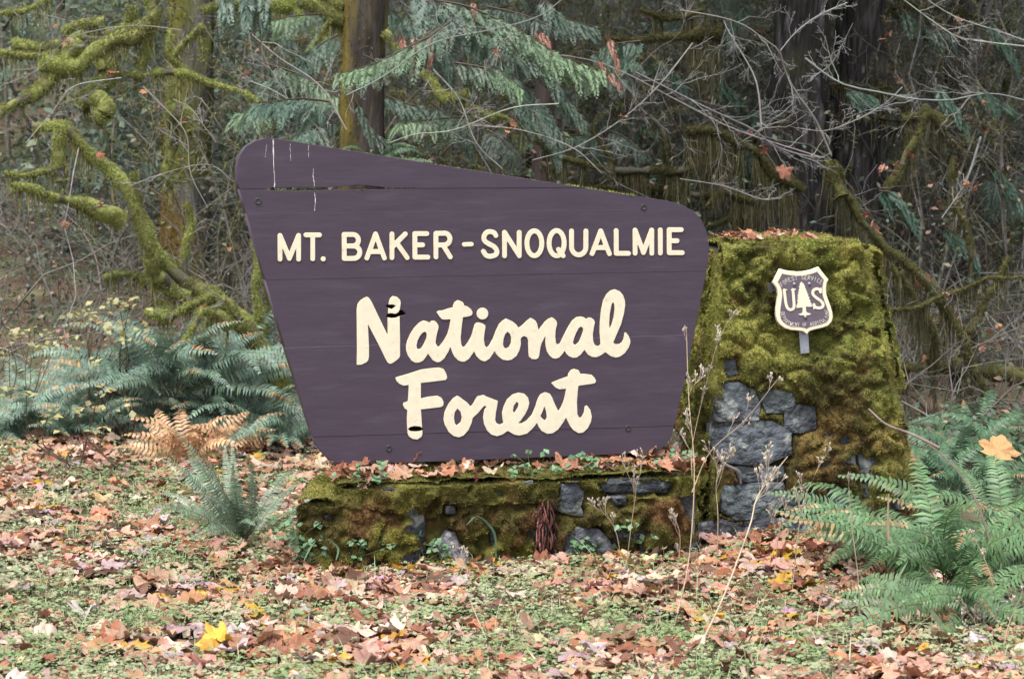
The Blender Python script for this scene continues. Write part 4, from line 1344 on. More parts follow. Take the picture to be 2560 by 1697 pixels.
def clingleaves(parent, Pn, n, rng, size=.045):
    A = Acc()
    n = max(3, n // 2)
    p, r, d = sample_tubes(Pn, np.full(Pn.shape[:2], .003), n, rng)
    q = np.repeat(p, 3, 0)
    q = q + rng.normal(size=q.shape) * .022
    q = q[rng.uniform(0, 1, len(q)) > .25]
    leaf_mass(A, q, size * rng.uniform(.5, 1.1, len(q)), rng, 2.6, ['pinkish brown', 'bright orange brown', 'rust brown', 'pinkish brown'])
    return A.build('withered_leaves', M_DRY, parent, False, 'stuff')


# --- big trunks
def c_t1(v, d):
    n_ = fbm(v, .35, 70)
    c = mixcol((.13, .125, .12), (.15, .10, .03), smooth(-.5, .3, -d[:, 0] + (n_ - .5) * 2.5))
    return mixcol(c, (.13, .14, .03), smooth(.5, .68, fbm(v, .5, 71)))


t1 = empty('maple_tree', (P(450, 900, 9)[0], 9, 0), 'old maple with orange brown moss on its trunk, upper left of the sign', 'tree')
p1 = trunk_path([(478, -60), (470, 300), (462, 600), (452, 850)], 9, 120, 9.5)
_, pa, ra = bark_trunk('trunk', t1, p1, .24, .20, (.12, .1, .08), .15, 36, 1, c_t1)
moss_coat(t1, pa, ra, 9000, .05, ((.17, .11, .025), (.14, .14, .03)), rt, (-1, -.3, 0), 500, (.05, .25), (.10, .09, .03))
crown(t1, np.array([p1[-1][0], 9, 9.5]), (2.2, 2.2, 1.5), 2200, rt)


def c_t2(v, d):
    c = mixcol((.055, .046, .042), (.17, .13, .03), smooth(.25, .85, -d[:, 0] + (fbm(v, .25, 80) - .5) * 1.2))
    return mixcol(c, (.12, .10, .04), smooth(.58, .7, fbm(v, .18, 81)))


t2 = empty('mossy_maple', (P(905, 900, 6)[0], 6, 0), 'dark maple trunk with yellow moss down one side rising behind the sign', 'tree')
p2 = trunk_path([(918, -60), (908, 200), (905, 450), (900, 900)], 6, 110, 8.5)
_, pa2, ra2 = bark_trunk('trunk', t2, p2, .19, .165, (.06, .05, .045), .16, 40, 2, c_t2)
moss_coat(t2, pa2, ra2, 7000, .03, ((.20, .16, .03), (.15, .15, .03)), rt, (-1.3, -.2, 0))
crown(t2, np.array([p2[-1][0], 6.4, 8.6]), (2.0, 2.0, 1.3), 2000, rt)


def c_t3(v, d):
    c = mixcol((.022, .020, .019), (.066, .062, .061), smooth(.48, .70, fbm(v * np.array([1, 1, .12]), .03, 90)))
    c = mixcol(c, (.14, .14, .14), smooth(.70, .75, fbm(v * np.array([1, 1, .4]), .03, 93)) * .7)
    c = mixcol(c, (.20, .075, .03), smooth(.70, .76, fbm(v * np.array([1, 1, .3]), .22, 95)))
    return mixcol(c, (.05, .05, .025), smooth(.55, .7, fbm(v, .4, 92)) * .6)


for (pxs, Yd, r0, r1, lb) in ([[(2012, -60), (1995, 250), (1985, 620), (1975, 1000)], 7.2, .27, .22, 'dark fissured conifer trunk behind the pillar, the one nearer the sign'],
                              [[(2152, -60), (2150, 250), (2140, 620), (2130, 1000)], 7.6, .235, .215, 'dark fissured conifer trunk standing over the pillar top, close by its twin']):
    t3 = empty('conifer_tree', (P(pxs[-1][0], 900, Yd)[0], Yd, 0), lb, 'tree')
    p3 = trunk_path(pxs, Yd, 1, 10, 90)
    _, pa3, ra3 = bark_trunk('trunk', t3, p3, r0, r1, (.03, .027, .026), .30, 120, int(Yd * 10), c_t3)
    moss_coat(t3, pa3, ra3, 1500, .03, (MOSSD, (.05, .06, .02)), rt, (-.2, -.5, 0), 250, (.05, .3))
    crown(t3, np.array([p3[-1][0], Yd, 8.5]), (2.6, 2.6, 2.0), 5500, rt, .16, (.03, .05, .028))
    dead = []
    for k in range(9):
        z = rt.uniform(2.2, 4.6); a = rt.uniform(-.3, 2 * PI)
        b0_ = np.array([np.interp(z, pa3[:, 2], pa3[:, 0]), Yd, z])
        L_ = rt.uniform(.7, 1.9)
        dead.append(cr([b0_, b0_ + np.array([math.cos(a), math.sin(a) * .7, -.05]) * L_ * .5, b0_ + np.array([math.cos(a), math.sin(a) * .7, -.28]) * L_], 9))
    dead = np.array(dead)
    A = Acc(); tubes(A, dead, np.tile(np.linspace(.022, .006, 9), (9, 1)), 5, (.035, .03, .025)); A.build('limbs', M_TWIG, t3)
    moss_coat(t3, dead, np.tile(np.linspace(.022, .006, 9), (9, 1)), 5000, .05, (MOSSD, (.075, .075, .028)), rt, None, 900, (.06, .35))

# --- slender pale trunks further back
k_ = 0
for (x, wpx, Yd, col, lb) in ((1028, 17, 13, (.34, .34, .32), 'slender white barked alder seen between cedar sprays over the sign'), (1178, 15, 15, (.28, .28, .27), 'thin pale alder further right over the sloping sign edge'), (690, 13, 14, (.20, .19, .18), 'thin grey stem above the rounded corner of the sign'),
                              (540, 22, 13, (.17, .16, .16), 'grey trunk close beside the orange mossed maple'), (1660, 24, 12, (.05, .048, .045), 'dim dark trunk left of the conifer pair'), (2440, 26, 12, (.05, .046, .04), 'dim dark trunk right of the conifer pair'), (160, 24, 11, (.08, .065, .05), 'brown trunk behind the leaning mossy stem'),
                              (1330, 30, 11, (.045, .04, .036), 'dark trunk behind the hanging cedar boughs'), (1480, 26, 14, (.07, .08, .05), 'greenish trunk deep in the wood over the sign'), (300, 22, 15, (.07, .065, .055), 'dim trunk deep in the wood far left'), (2300, 20, 14, (.08, .085, .075), 'pale dim trunk deep in the wood behind the twigs'), (2530, 30, 10, (.10, .12, .035), 'moss green trunk at the right picture edge')):
    t = empty('alder_tree', (P(x, 900, Yd)[0], Yd, float(gh(P(x, 900, Yd)[0], Yd))), lb, 'tree')
    r_ = wpx / 2 * (Yd + 11) / FPX
    bend = rt.uniform(-15, 15)
    pth_ = trunk_path([(x + bend, -60), (x + bend * .3 + rt.uniform(-6, 6), 300), (x + rt.uniform(-6, 6), 650)], Yd, 1, 9.5, 30)
    cf = (lambda cl: lambda v, d: mixcol(cl, np.array(cl) * np.array([.35, .38, .25]), smooth(.5, .68, fbm(v, .16, 100 + k_))))(col)
    bark_trunk('trunk', t, pth_, r_ * 1.15, r_ * .85, col, .08, 16, 30 + k_, cf)
    crown(t, np.array([pth_[-1][0], Yd, 9.3]), (1.9, 1.9, 1.4), 900, rt, .16)
    k_ += 1


# --- mossy limbs (vine maples) drawn along their real course
def mossy_tree(name, label, limbs, rng, cols=(MOSS1, MOSS2), bark=(.10, .095, .07), fuzzn=2600, hangn=220, hl=(.03, .2), hcol=MOSS2, twig=3, twigcol=(.22, .21, .19), leaves=10, cat='tree', bumpy=.6, group=None, fl=.019, fat=1.1):
    l0 = depths(limbs[0][0], limbs[0][1], limbs[0][2])
    base = l0[-1]
    o = empty(name, (base[0], base[1], float(gh(base[0], base[1]))), label, cat, group)
    Ps, Rs = [], []
    for pts, y0, y1, wpx in limbs:
        p = depths(pts, y0, y1)
        p = cr(p, 26)
        p = p + (np.stack([noise(p, .16, 1), noise(p, .16, 2), noise(p, .16, 3)], 1) - .5) * .075
        r_ = wpx * OV / 2 * (y0 + 11) / FPX * fat
        rr = r_ * np.linspace(.62, 1.05, 26) * (.55 + 1.0 * noise(p, .12, 4))
        A = Acc()
        c_ = mixcol(mixcol(np.array(cols[0]) * .7, np.array(cols[1]) * .7, np.repeat(fbm(p, .2, 5), 9)), np.array(bark) * 1.1, np.repeat(smooth(.38, .30, fbm(p, .13, 37)), 9))
        tubes(A, p, rr, 9, c_, bumpy, .07, 6)
        A.build('limb', M_MOSS, o, True)
        Ps.append(p); Rs.append(rr)
    Ps, Rs = np.array(Ps), np.array(Rs)
    nL = len(Ps)
    moss_coat(o, Ps, Rs, int(fuzzn * 1.5) * nL, fl, cols, rng, None, hangn * nL, hl, hcol, keep=.34)
    if twig:
        tw, a1 = twigset(o, Ps, np.minimum(Rs, .010), rng, twigcol, twig, 3, 3, .42, .1)
        if leaves: clingleaves(o, a1, leaves, rng)
    return o


mossy_tree('vine_maple', 'leaning bright mossy stem with a hooked top left of the sign', [
    ([(85, 305), (150, 297), (200, 343), (250, 385), (300, 450), (340, 540), (380, 600), (440, 645), (500, 690), (550, 735), (600, 800), (660, 900)], 4.3, 4.6, 25),
    ([(30, 430), (90, 440), (140, 462), (200, 480), (280, 510)], 3.9, 4.4, 22), ([(10, 408), (90, 397), (150, 398)], 4.6, 4.6, 13), ([(130, 300), (125, 360), (140, 420)], 4.2, 4.2, 22),
    ([(440, 645), (432, 580), (440, 520), (436, 470)], 4.5, 4.5, 14), ([(500, 690), (450, 700), (400, 725), (380, 700)], 4.4, 4.4, 15), ([(350, 590), (360, 640), (400, 660), (440, 680)], 4.2, 4.5, 24), ([(560, 735), (520, 700), (470, 760), (440, 800)], 4.3, 4.3, 14),
    ([(600, 800), (590, 700), (600, 620), (595, 560)], 4.8, 4.8, 13), ([(620, 830), (620, 720), (622, 640)], 5, 5, 12), ([(420, 780), (450, 740), (470, 720), (520, 730), (530, 760)], 4, 4.2, 15), ([(330, 715), (360, 720), (410, 730)], 4.3, 4.3, 16),
    ([(340, 540), (330, 520), (310, 400)], 4.7, 4.5, 10), ([(240, 640), (310, 630), (340, 660)], 4.6, 4.6, 12)], np.random.default_rng(1), hangn=330, hl=(.03, .24), leaves=22, fat=1.35)
mossy_tree('vine_maple', 'bright mossy limbs sweeping down across the top left corner', [
    ([(0, 270), (60, 232), (110, 195), (130, 160), (180, 100)], 4.6, 5.0, 24), ([(375, -30), (352, 40), (310, 78), (270, 95), (225, 120), (170, 146), (110, 140), (90, 135)], 4.8, 4.6, 22), ([(350, 0), (345, 50), (300, 90), (250, 110), (235, 130), (240, 160)], 5, 4.9, 34),
    ([(250, 120), (255, 170), (215, 220), (190, 240)], 4.9, 4.8, 26), ([(180, 246), (195, 233), (235, 236), (238, 262), (215, 272)], 4.7, 4.7, 26), ([(230, 172), (290, 172), (325, 168), (340, 120), (345, 60)], 4.9, 5, 13), ([(600, 235), (520, 205), (450, 175), (380, 172), (310, 170)], 4.7, 4.9, 11),
    ([(30, 110), (90, 108), (150, 95), (220, 90)], 5.2, 5.2, 20), ([(145, 72), (185, 62), (235, 58)], 5.0, 5.0, 14), ([(0, 122), (60, 128), (130, 126)], 5.1, 5.1, 12), ([(0, 40), (60, 20), (140, -20)], 5.4, 5.4, 12),
    ([(170, 150), (190, 100), (280, 60), (300, 10)], 5.2, 5.2, 14), ([(400, 60), (395, 130), (415, 170), (395, 260), (400, 330), (385, 400), (400, 430)], 5.6, 5.6, 13), ([(400, 250), (430, 270), (440, 300)], 5.5, 5.5, 28), ([(400, 130), (440, 100), (470, 60)], 5.6, 5.6, 10)], np.random.default_rng(2), hangn=300, hl=(.03, .22), leaves=8, fat=1.45)
mossy_tree('vine_maple', 'arching moss sleeved limbs joining the dark maple trunk at the top edge', [
    ([(470, 20), (530, 8), (600, 8), (670, 2), (730, 18), (795, 48)], 5.8, 6.0, 25), ([(600, -20), (680, -18), (740, -10), (800, 15)], 6.0, 6.0, 16), ([(890, 80), (920, 115), (960, 155), (1000, 200), (1035, 225), (1075, 205)], 5.9, 5.4, 17), ([(1035, 225), (1070, 240), (1130, 270)], 5.4, 5.6, 12),
    ([(690, 20), (700, 60), (730, 90), (710, 120)], 5.9, 5.9, 12), ([(760, 40), (740, 70), (760, 100)], 5.9, 5.9, 12), ([(1080, 100), (1130, 92), (1170, 105)], 6.3, 6.3, 11), ([(1120, 255), (1190, 290), (1250, 330)], 5.6, 6.0, 10)], np.random.default_rng(3), hangn=260, leaves=8, fat=1.3)
mossy_tree('vine_maple', 'dark moss draped boughs hanging low above the sloping edge of the sign', [
    ([(1590, 290), (1660, 300), (1720, 330), (1760, 370), (1800, 405), (1860, 440)], 5.0, 5.2, 22), ([(1240, 330), (1330, 370), (1450, 395), (1560, 388), (1700, 372)], 5.6, 5.8, 14), ([(1300, 440), (1400, 432), (1520, 445), (1660, 450)], 5.8, 6, 14), ([(1400, 92), (1500, 96), (1590, 85), (1660, 74)], 5.4, 5.6, 20),
    ([(1360, 300), (1400, 350), (1420, 420)], 5.6, 5.6, 12), ([(1500, 260), (1540, 330), (1530, 420)], 5.9, 5.9, 12), ([(1620, 480), (1680, 450), (1760, 470)], 5.6, 5.6, 13), ([(1480, 20), (1560, 40), (1640, 20)], 6, 6, 14), ([(1700, 560), (1720, 480), (1700, 420)], 5.9, 5.9, 14), ([(1750, 520), (1690, 500), (1640, 520)], 5.7, 5.7, 11)],
    np.random.default_rng(4), ((.11, .105, .045), (.085, .08, .035)), fuzzn=2200, hangn=1300, hl=(.08, .5), hcol=(.085, .08, .042), leaves=14, twigcol=(.16, .15, .14))
mossy_tree('vine_maple', 'long moss hung limb slanting down from the conifers to the lower right', [
    ([(1905, 372), (1935, 385), (1945, 440), (1965, 470), (2010, 530), (2080, 590), (2140, 650), (2180, 720), (2230, 800), (2290, 950)], 4.2, 4.8, 20), ([(1925, 370), (1930, 410), (1945, 450)], 4.2, 4.2, 30), ([(2030, 560), (2080, 640), (2110, 700), (2160, 760)], 4.8, 5, 14), ([(2070, 620), (2110, 690), (2150, 760), (2155, 860)], 4.2, 4.6, 18),
    ([(2365, 640), (2300, 640), (2220, 672), (2140, 700), (2060, 722)], 4.4, 4.2, 9), ([(2070, 860), (2130, 855), (2200, 848), (2280, 856), (2370, 872)], 5, 5, 26), ([(2200, 360), (2190, 420), (2230, 520), (2250, 600)], 6, 6, 14), ([(2130, 250), (2110, 330), (2080, 380), (2040, 440)], 5.8, 5.6, 16),
    ([(2330, 600), (2290, 680), (2250, 760), (2200, 830)], 5.2, 5.2, 15), ([(2110, 760), (2180, 735), (2260, 765)], 5.4, 5.4, 12), ([(2080, 280), (2140, 265), (2190, 300)], 6.2, 6.2, 22)],
    np.random.default_rng(6), ((.19, .185, .07), (.12, .11, .05)), fuzzn=2400, hangn=800, hl=(.05, .36), hcol=(.09, .085, .045), leaves=40, twigcol=(.18, .17, .16))

# --- bare twigged boughs in front of the conifers
z3 = lambda p: [((1700 + x * .3635) / OV, y * .3635 / OV) for x, y in p]
bare = [(z3([(0, 70), (280, 120), (450, 180), (560, 260), (680, 350), (720, 480), (800, 640), (930, 820), (1040, 1070)]), 3.2, 3.8, 5), (z3([(300, 140), (340, 230), (490, 480), (540, 640), (560, 880)]), 3.2, 3.2, 4.5), (z3([(-300, 500), (0, 650), (200, 750), (500, 890), (640, 1000), (850, 1070), (990, 1085)]), 3.2, 3.9, 5.5),
        (z3([(2366, 690), (2200, 650), (2050, 650), (1850, 690), (1600, 680), (1400, 640), (1150, 590), (1000, 510), (860, 400)]), 3.0, 2.8, 5), (z3([(1540, 0), (1700, 120), (1900, 250), (2100, 290), (2366, 320)]), 3.4, 3.2, 4.5), (z3([(1700, 0), (1900, 120), (2200, 220), (2366, 280)]), 3.5, 3.5, 4), (z3([(690, 350), (800, 220), (950, 110), (1150, 20)]), 3.3, 3.4, 4),
        (z3([(1190, 160), (1130, 280), (1040, 440), (900, 540)]), 3.0, 3.2, 3.5), (z3([(800, 880), (1000, 900), (1200, 830), (1400, 720), (1530, 600)]), 3.1, 3.1, 3.5), (z3([(1800, 1500), (1900, 1360), (1980, 1220), (2070, 940)]), 3.6, 3.6, 6), (z3([(0, 1230), (300, 1280), (560, 1370), (700, 1360)]), 3.4, 3.4, 3.5),
        ([(1250, 120), (1400, 150), (1560, 230), (1700, 300), (1900, 365)], 3.6, 3.9, 4), ([(1230, 370), (1330, 340), (1430, 280), (1520, 200), (1600, 100)], 3.3, 3.6, 4)]
o = empty('bare_shrub', (P(1990, 900, 3.4)[0], 3.4, 0), 'bare grey twigged shrub branches spread in front of the dark conifer trunks', 'shrub')
Ps = np.array([cr(depths(p, a, b), 18) for p, a, b, _ in bare])
Rs = np.array([np.linspace(.55, 1, 18) * wp * OV / 2 * (a + 11) / FPX for _, a, _, wp in bare])
rb = np.random.default_rng(71)
A = Acc(); tubes(A, Ps, Rs, 6, vary((.24, .24, .22), len(Ps), rb, .12), .12, .05); A.build('branches', M_TWIG, o, False, 'stuff')
_, a1 = twigset(o, Ps, Rs, rb, (.24, .235, .22), 12, 3, 3, .27, .08)
clingleaves(o, a1, 10, rb)

front = [([(1310, -10), (1240, 40), (1130, 70), (1000, 100), (880, 180), (800, 220)], 2.4, 2.2, 3), ([(900, 330), (960, 310), (1050, 300), (1180, 250), (1290, 240)], 2.5, 2.5, 3), ([(1160, 390), (1100, 330), (1060, 230), (1000, 160)], 2.8, 2.8, 4), ([(1390, 400), (1320, 340), (1200, 300), (1090, 290)], 2.6, 2.6, 3),
         ([(560, 60), (640, 130), (740, 200), (800, 300)], 3.4, 3.4, 4), ([(690, 310), (660, 220), (610, 130), (600, 40)], 3.2, 3.2, 3), ([(760, 330), (720, 280), (650, 220), (560, 180)], 3.3, 3.3, 3.5), ([(500, 330), (470, 290), (440, 250), (400, 230)], 3.0, 3.0, 3), ([(480, 480), (440, 400), (430, 310), (380, 250), (330, 200)], 3.2, 3.2, 3.5), ([(60, 330), (120, 260), (170, 200), (280, 180)], 3.4, 3.4, 2.5), ([(0, 200), (90, 160), (160, 90), (300, 60), (420, 70)], 3.6, 3.6, 2.5), ([(540, 420), (480, 380), (380, 400), (300, 430)], 3.4, 3.4, 3)]
o = empty('bare_shrub', (P(1000, 900, 2.6)[0], 2.6, 0), 'thin pale twigs crossing in front of the cedar sprays and left maples', 'shrub')
Ps = np.array([cr(depths(p, a, b), 18) for p, a, b, _ in front])
Rs = np.array([np.linspace(.6, 1, 18) * wp * OV / 2 * (a + 11) / FPX for _, a, _, wp in front])
rb = np.random.default_rng(73)
A = Acc(); tubes(A, Ps, Rs, 5, vary((.30, .29, .26), len(Ps), rb, .15), .12, .05); A.build('branches', M_TWIG, o, False, 'stuff')
_, a1 = twigset(o, Ps, Rs, rb, (.28, .27, .25), 7, 3, 2, .3, .04)
clingleaves(o, a1, 16, rb)

# --- scattered bare shrubs filling the wood
spots = [(60, 7.2), (250, 9.5), (400, 10.6), (640, 7.5), (760, 8), (980, 9), (1120, 11), (1260, 8.6), (1420, 9.8), (1560, 8.8), (1700, 10), (1830, 9.4), (2250, 8.6), (2380, 9.5), (2500, 7.2), (2600, 9.5), (120, 8.5), (520, 8), (2320, 8.5), (1600, 9), (900, 9.5), (350, 10), (2460, 11), (1300, 12), (2280, 6.8)]
where = ['at the left picture edge', 'behind the hooked mossy stem', 'near the fern bank', 'above the rounded corner of the sign', 'between the two left maples', 'right of the dark maple trunk', 'behind the slender white alder', 'in front of the cedar boughs', 'over the middle of the sign', 'over the sloping sign edge', 'left of the conifer pair', 'just left of the pillar top', 'right of the pillar', 'below the slanting limb', 'near the right picture edge', 'cut off by the right picture edge',
         'deep behind the left limbs', 'deep behind the orange mossed maple', 'deep behind the pillar', 'deep in the dark middle of the wood', 'deep behind the sign corner', 'in the far left wood', 'in the far right wood', 'in the far middle wood', 'close beside the pillar']
skip = {0, 2, 16, 21}
for i, (x, Yd) in enumerate(spots):
    if i in skip: continue
    rg = np.random.default_rng(200 + i)
    bx = P(x, 900, Yd)[0]
    bz = float(gh(bx, Yd))
    right = x > 1500
    o = empty('bare_shrub', (bx, Yd, bz), 'bare thin stemmed shrub ' + where[i], 'shrub', 'bare shrubs in the wood')
    n = 6
    st = []
    for k in range(n):
        a = rg.uniform(0, 2 * PI); h = rg.uniform(1.8, 4.4); sp_ = rg.uniform(.8, 2.6)
        d = np.array([math.cos(a), math.sin(a) * .6, 0])
        b = np.array([bx, Yd, bz])
        st.append(cr([b, b + d * sp_ * .25 + [0, 0, h * .45], b + d * sp_ * .65 + [0, 0, h * .8], b + d * sp_ * 1.2 + [0, 0, h * .95]], 14))
    st = np.array(st); rr = np.tile(np.linspace(.015, .003, 14), (n, 1)) * rg.uniform(.5, 1.3, (n, 1))
    st = st + np.stack([noise(st, .45, 500 + i), noise(st, .45, 530 + i), noise(st, .45, 560 + i)], -1) * .34 * np.linspace(0, 1, 14)[None, :, None] ** .5
    colr = (.16, .155, .14) if right else (.18, .175, .155)
    A = Acc(); tubes(A, st, rr, 5, vary(colr, n, rg), .15, .05); A.build('stems', M_TWIG, o)
    tw, a1 = twigset(o, st, rr, rg, colr, 7, 4, 3, .42, -.03, None, wob=.09)
    if True:
        moss_coat(o, np.concatenate([st[:, ::2][:, :7], a1[:, :7]]), np.concatenate([rr[:, ::2][:, :7], np.full((len(a1), 7), .005)]), 5500, .045, ((.15, .15, .06), (.11, .10, .05)) if right else (MOSS2, (.26, .27, .09)), rg, None, 320, (.04, .22), (.10, .095, .05) if right else (.16, .155, .07))
    clingleaves(o, a1, 26 if right else 18, rg)

# ================================================================== CEDARS
def spray(A, p, d, n, L, col, rng):
    """one flat drooping cedar spray: axis d, plane normal n"""
    s = unit(np.cross(d, n))
    m = 10
    t = np.linspace(0.05, 1, m)
    V, F, C = [], [], []
    ax = lambda q: p + d * L * q + np.array([0, 0, -1]) * L * .18 * q ** 2
    cnt = 0
    for q in t:
        ln = L * .42 * (1 - q) ** .7 + L * .06
        for sg in (-1, 1):
            b = ax(q)
            dd = unit(d * rng.uniform(.7, 1.1) + s * sg * rng.uniform(.5, .9) + n * rng.normal() * .22 + np.array([0, 0, -.2]))
            for (f0, w0, off) in ((1, .042, 0), (.55, .034, .4), (.42, .03, -.35)):
                b2 = b + dd * ln * (0 if off == 0 else .35)
                d2 = unit(dd + d * off + s * sg * -off * .8)
                e = b2 + d2 * ln * f0
                wv = unit(np.cross(d2, n)) * L * w0 * .55
                md = (b2 + e) / 2
                V += [b2, md + wv, e, md - wv]
                F.append([cnt, cnt + 1, cnt + 2, cnt + 3]); cnt += 4
    V = np.array(V)
    A.add(V, F, np.repeat(vary(col, len(F), rng, .12, .04), 4, 0))


def bough(parent, pts, rng, col, L=.22, n=18, tip=None, r=.008):
    L, n = L * .8, int(n * 1.3)
    A = Acc()
    path = cr(pts, 16)
    tubes(A, path, np.linspace(r, .002, 16), 4, (.09, .065, .045))
    T = unit(np.gradient(path, axis=0))
    for i in range(n):
        q = (i + rng.uniform(.2, .8)) / n * 15
        k = min(14, int(q)); f = q - k
        p = path[k] * (1 - f) + path[k + 1] * f
        side = 1 if i % 2 else -1
        h = unit(np.cross(T[k], [0, 0, 1.]) + 1e-6) * side
        d = unit(T[k] * rng.uniform(.3, .8) + h * rng.uniform(.3, .9) + np.array([0, 0, -rng.uniform(.35, 1.1)]))
        nn = unit(np.cross(d, rng.normal(size=3) * .5 + np.array([1, .2, 0])))
        nn = unit(nn + np.array([0, -.8, .4])); nn = unit(nn - d * np.dot(nn, d))
        ts = q / 15
        c = col if tip is None else tuple(mixcol(col, tip, np.array(ts)))
        spray(A, p, d, nn, L * rng.uniform(.6, 1.15) * (1.1 - .45 * ts), c, rng)
    return A.build('bough', M_LEAF, parent)


rc = np.random.default_rng(88)
CED, CEDL, CEDT, RED = (.075, .120, .080), (.19, .29, .15), (.09, .150, .105), (.36, .17, .11)
Bd = lambda pts, a, b: depths(pts, a, b)
ct = empty('cedar_tree', (P(1100, 900, 6.5)[0], 6.5, 0), 'cedar with drooping light green sprays hanging over the top of the sign', 'tree')
pc = trunk_path([(1375, -60), (1360, 300), (1350, 700)], 6.6, 1, 8)
bark_trunk('trunk', ct, pc, .10, .07, (.06, .045, .038), .15, 20, 61)
crown(ct, np.array([pc[-1][0], 6.6, 7.6]), (1.8, 1.8, 1.4), 1800, rt, .15, (.04, .075, .045))
for pts, a, b, L, n, c, tp in (([(1040, 50), (990, 85), (930, 115), (860, 148), (785, 170)], 3.0, 2.6, .30, 30, CED, CEDL), ([(1010, 60), (960, 100), (900, 130), (850, 165)], 3.1, 2.9, .28, 18, CED, CEDT), ([(760, 235), (700, 228), (650, 232), (585, 240)], 3.2, 3.0, .28, 22, CEDT, (.14, .23, .17)),
                               ([(1000, 0), (1080, 15), (1160, 50), (1230, 90), (1300, 130), (1390, 160)], 3.6, 3.4, .34, 34, CED, CEDL), ([(960, -20), (1010, 20), (1070, 60), (1110, 100)], 3.8, 3.6, .32, 22, CEDT, CED), ([(1050, 145), (1110, 155), (1160, 170), (1200, 200)], 3.3, 3.2, .24, 16, CED, CEDL), ([(1150, 130), (1200, 190), (1250, 240), (1290, 300)], 3.7, 3.6, .30, 20, CEDT, CED),
                               ([(1180, 100), (1260, 160), (1310, 230), (1350, 280)], 4.2, 4.2, .3, 18, CED, CED), ([(930, 20), (970, 60), (1020, 110), (1040, 160)], 4.4, 4.4, .3, 18, CED, CED), ([(700, 190), (660, 180), (600, 185)], 4.5, 4.5, .25, 14, CED, CED), ([(890, 220), (940, 240), (1010, 250)], 4.8, 4.8, .25, 14, CEDT, CED), ([(1000, 240), (1060, 290), (1090, 350)], 4.2, 4.2, .25, 16, CED, CED),
                               ([(1180, 230), (1260, 300), (1290, 350)], 4.9, 4.9, .3, 18, CED, CED), ([(820, 230), (860, 300), (900, 330)], 5.0, 5.0, .22, 12, CED, CED), ([(1480, 95), (1430, 100), (1390, 110)], 4.5, 4.4, .25, 12, CEDT, CED), ([(780, 80), (730, 110), (690, 160)], 4.8, 4.6, .28, 16, CED, CEDT), ([(1250, -10), (1300, 40), (1370, 60)], 4.6, 4.6, .3, 16, CED, CED)):
    bough(ct, Bd(pts, a, b), rc, c, L, n, tp)
for k in range(26):
    x_, y_, Y_ = rc.uniform(600, 1420), rc.uniform(-20, 330), rc.uniform(4.0, 9.5)
    if 780 < x_ < 900 and Y_ < 6: Y_ = 7.5
    dx_ = rc.uniform(60, 170) * (1 if rc.uniform() < .55 else -1); dy_ = rc.uniform(10, 80)
    bough(ct, Bd([(x_, y_), (x_ + dx_ * .5, y_ + dy_ * .35), (x_ + dx_, y_ + dy_)], Y_, Y_ - .4), rc, [tuple(np.array(CED) * .7), CEDT, (.06, .085, .06)][k % 3], rc.uniform(.2, .3), 16, CEDL if k % 4 == 0 else None)
for pts, a in (([(925, 75), (935, 110), (940, 135)], 2.95), ([(960, 80), (958, 120), (950, 165)], 2.95), ([(985, 70), (995, 110), (990, 150)], 2.9), ([(1400, 70), (1420, 120), (1430, 160)], 3.5), ([(1380, 130), (1400, 160), (1440, 200)], 3.5), ([(1090, 0), (1100, 30)], 3.6), ([(1240, 70), (1260, 85), (1270, 110)], 3.8)):
    bough(ct, Bd(pts, a, a), rc, RED, .13, 7, None, .003)
ct2 = empty('cedar_tree', (P(560, 900, 7)[0], 7, 0), 'cedar with blue green sprays dangling from the top edge left of the maple trunk', 'tree')
pc = trunk_path([(735, -60), (730, 300), (735, 700)], 8.5, 1, 8)
bark_trunk('trunk', ct2, pc, .07, .05, (.055, .042, .036), .15, 16, 62)
for pts, a, b, L, n, c in (([(500, -40), (520, -10), (515, 20)], 2.8, 2.8, .28, 8, CEDT), ([(560, -50), (575, -10), (570, 25)], 2.8, 2.8, .32, 9, CEDT), ([(600, -40), (612, 10), (605, 60)], 2.9, 2.9, .26, 8, CEDT), ([(760, 60), (720, 100), (680, 150)], 7, 7, .3, 14, CED), ([(650, 60), (700, 150), (730, 260)], 7.5, 7.5, .35, 20, CED), ([(580, 150), (640, 220), (700, 300)], 8, 8, .35, 20, CED), ([(520, 240), (600, 290), (640, 330)], 8, 8, .35, 18, CED)):
    bough(ct2, Bd(pts, a, b), rc, c, L, n, None)
ct3 = empty('cedar_tree', (P(2300, 900, 9)[0], 9, 0), 'cedar with sparse dim sprays among the twigs right of the conifers', 'tree')
pc = trunk_path([(2395, -60), (2390, 300), (2385, 700)], 9, 1, 8.5)
bark_trunk('trunk', ct3, pc, .13, .10, (.04, .034, .03), .15, 20, 63)
crown(ct3, np.array([pc[-1][0], 9, 7.8]), (2, 2, 1.6), 5000, rt, .15, (.03, .055, .035))
for pts, a in (([(1950, 205), (1985, 215), (2020, 225)], 6.5), ([(2160, 190), (2200, 240), (2230, 290)], 6), ([(2030, 440), (2070, 450), (2110, 500)], 5.0), ([(2250, 190), (2300, 230), (2340, 250)], 7), ([(2080, 20), (2130, 60), (2200, 80)], 7.5), ([(2280, 40), (2320, 90), (2350, 150)], 7), ([(2180, 520), (2230, 560), (2260, 610)], 6.5), ([(1720, 20), (1680, 60), (1650, 110)], 7.5), ([(1500, 130), (1560, 170), (1600, 230)], 7.5), ([(1640, 160), (1700, 220), (1740, 260)], 8), ([(2290, 380), (2330, 420), (2360, 480)], 7)):
    bough(ct3, Bd(pts, a, a), rc, (.045, .10, .06), .26, 13, None)

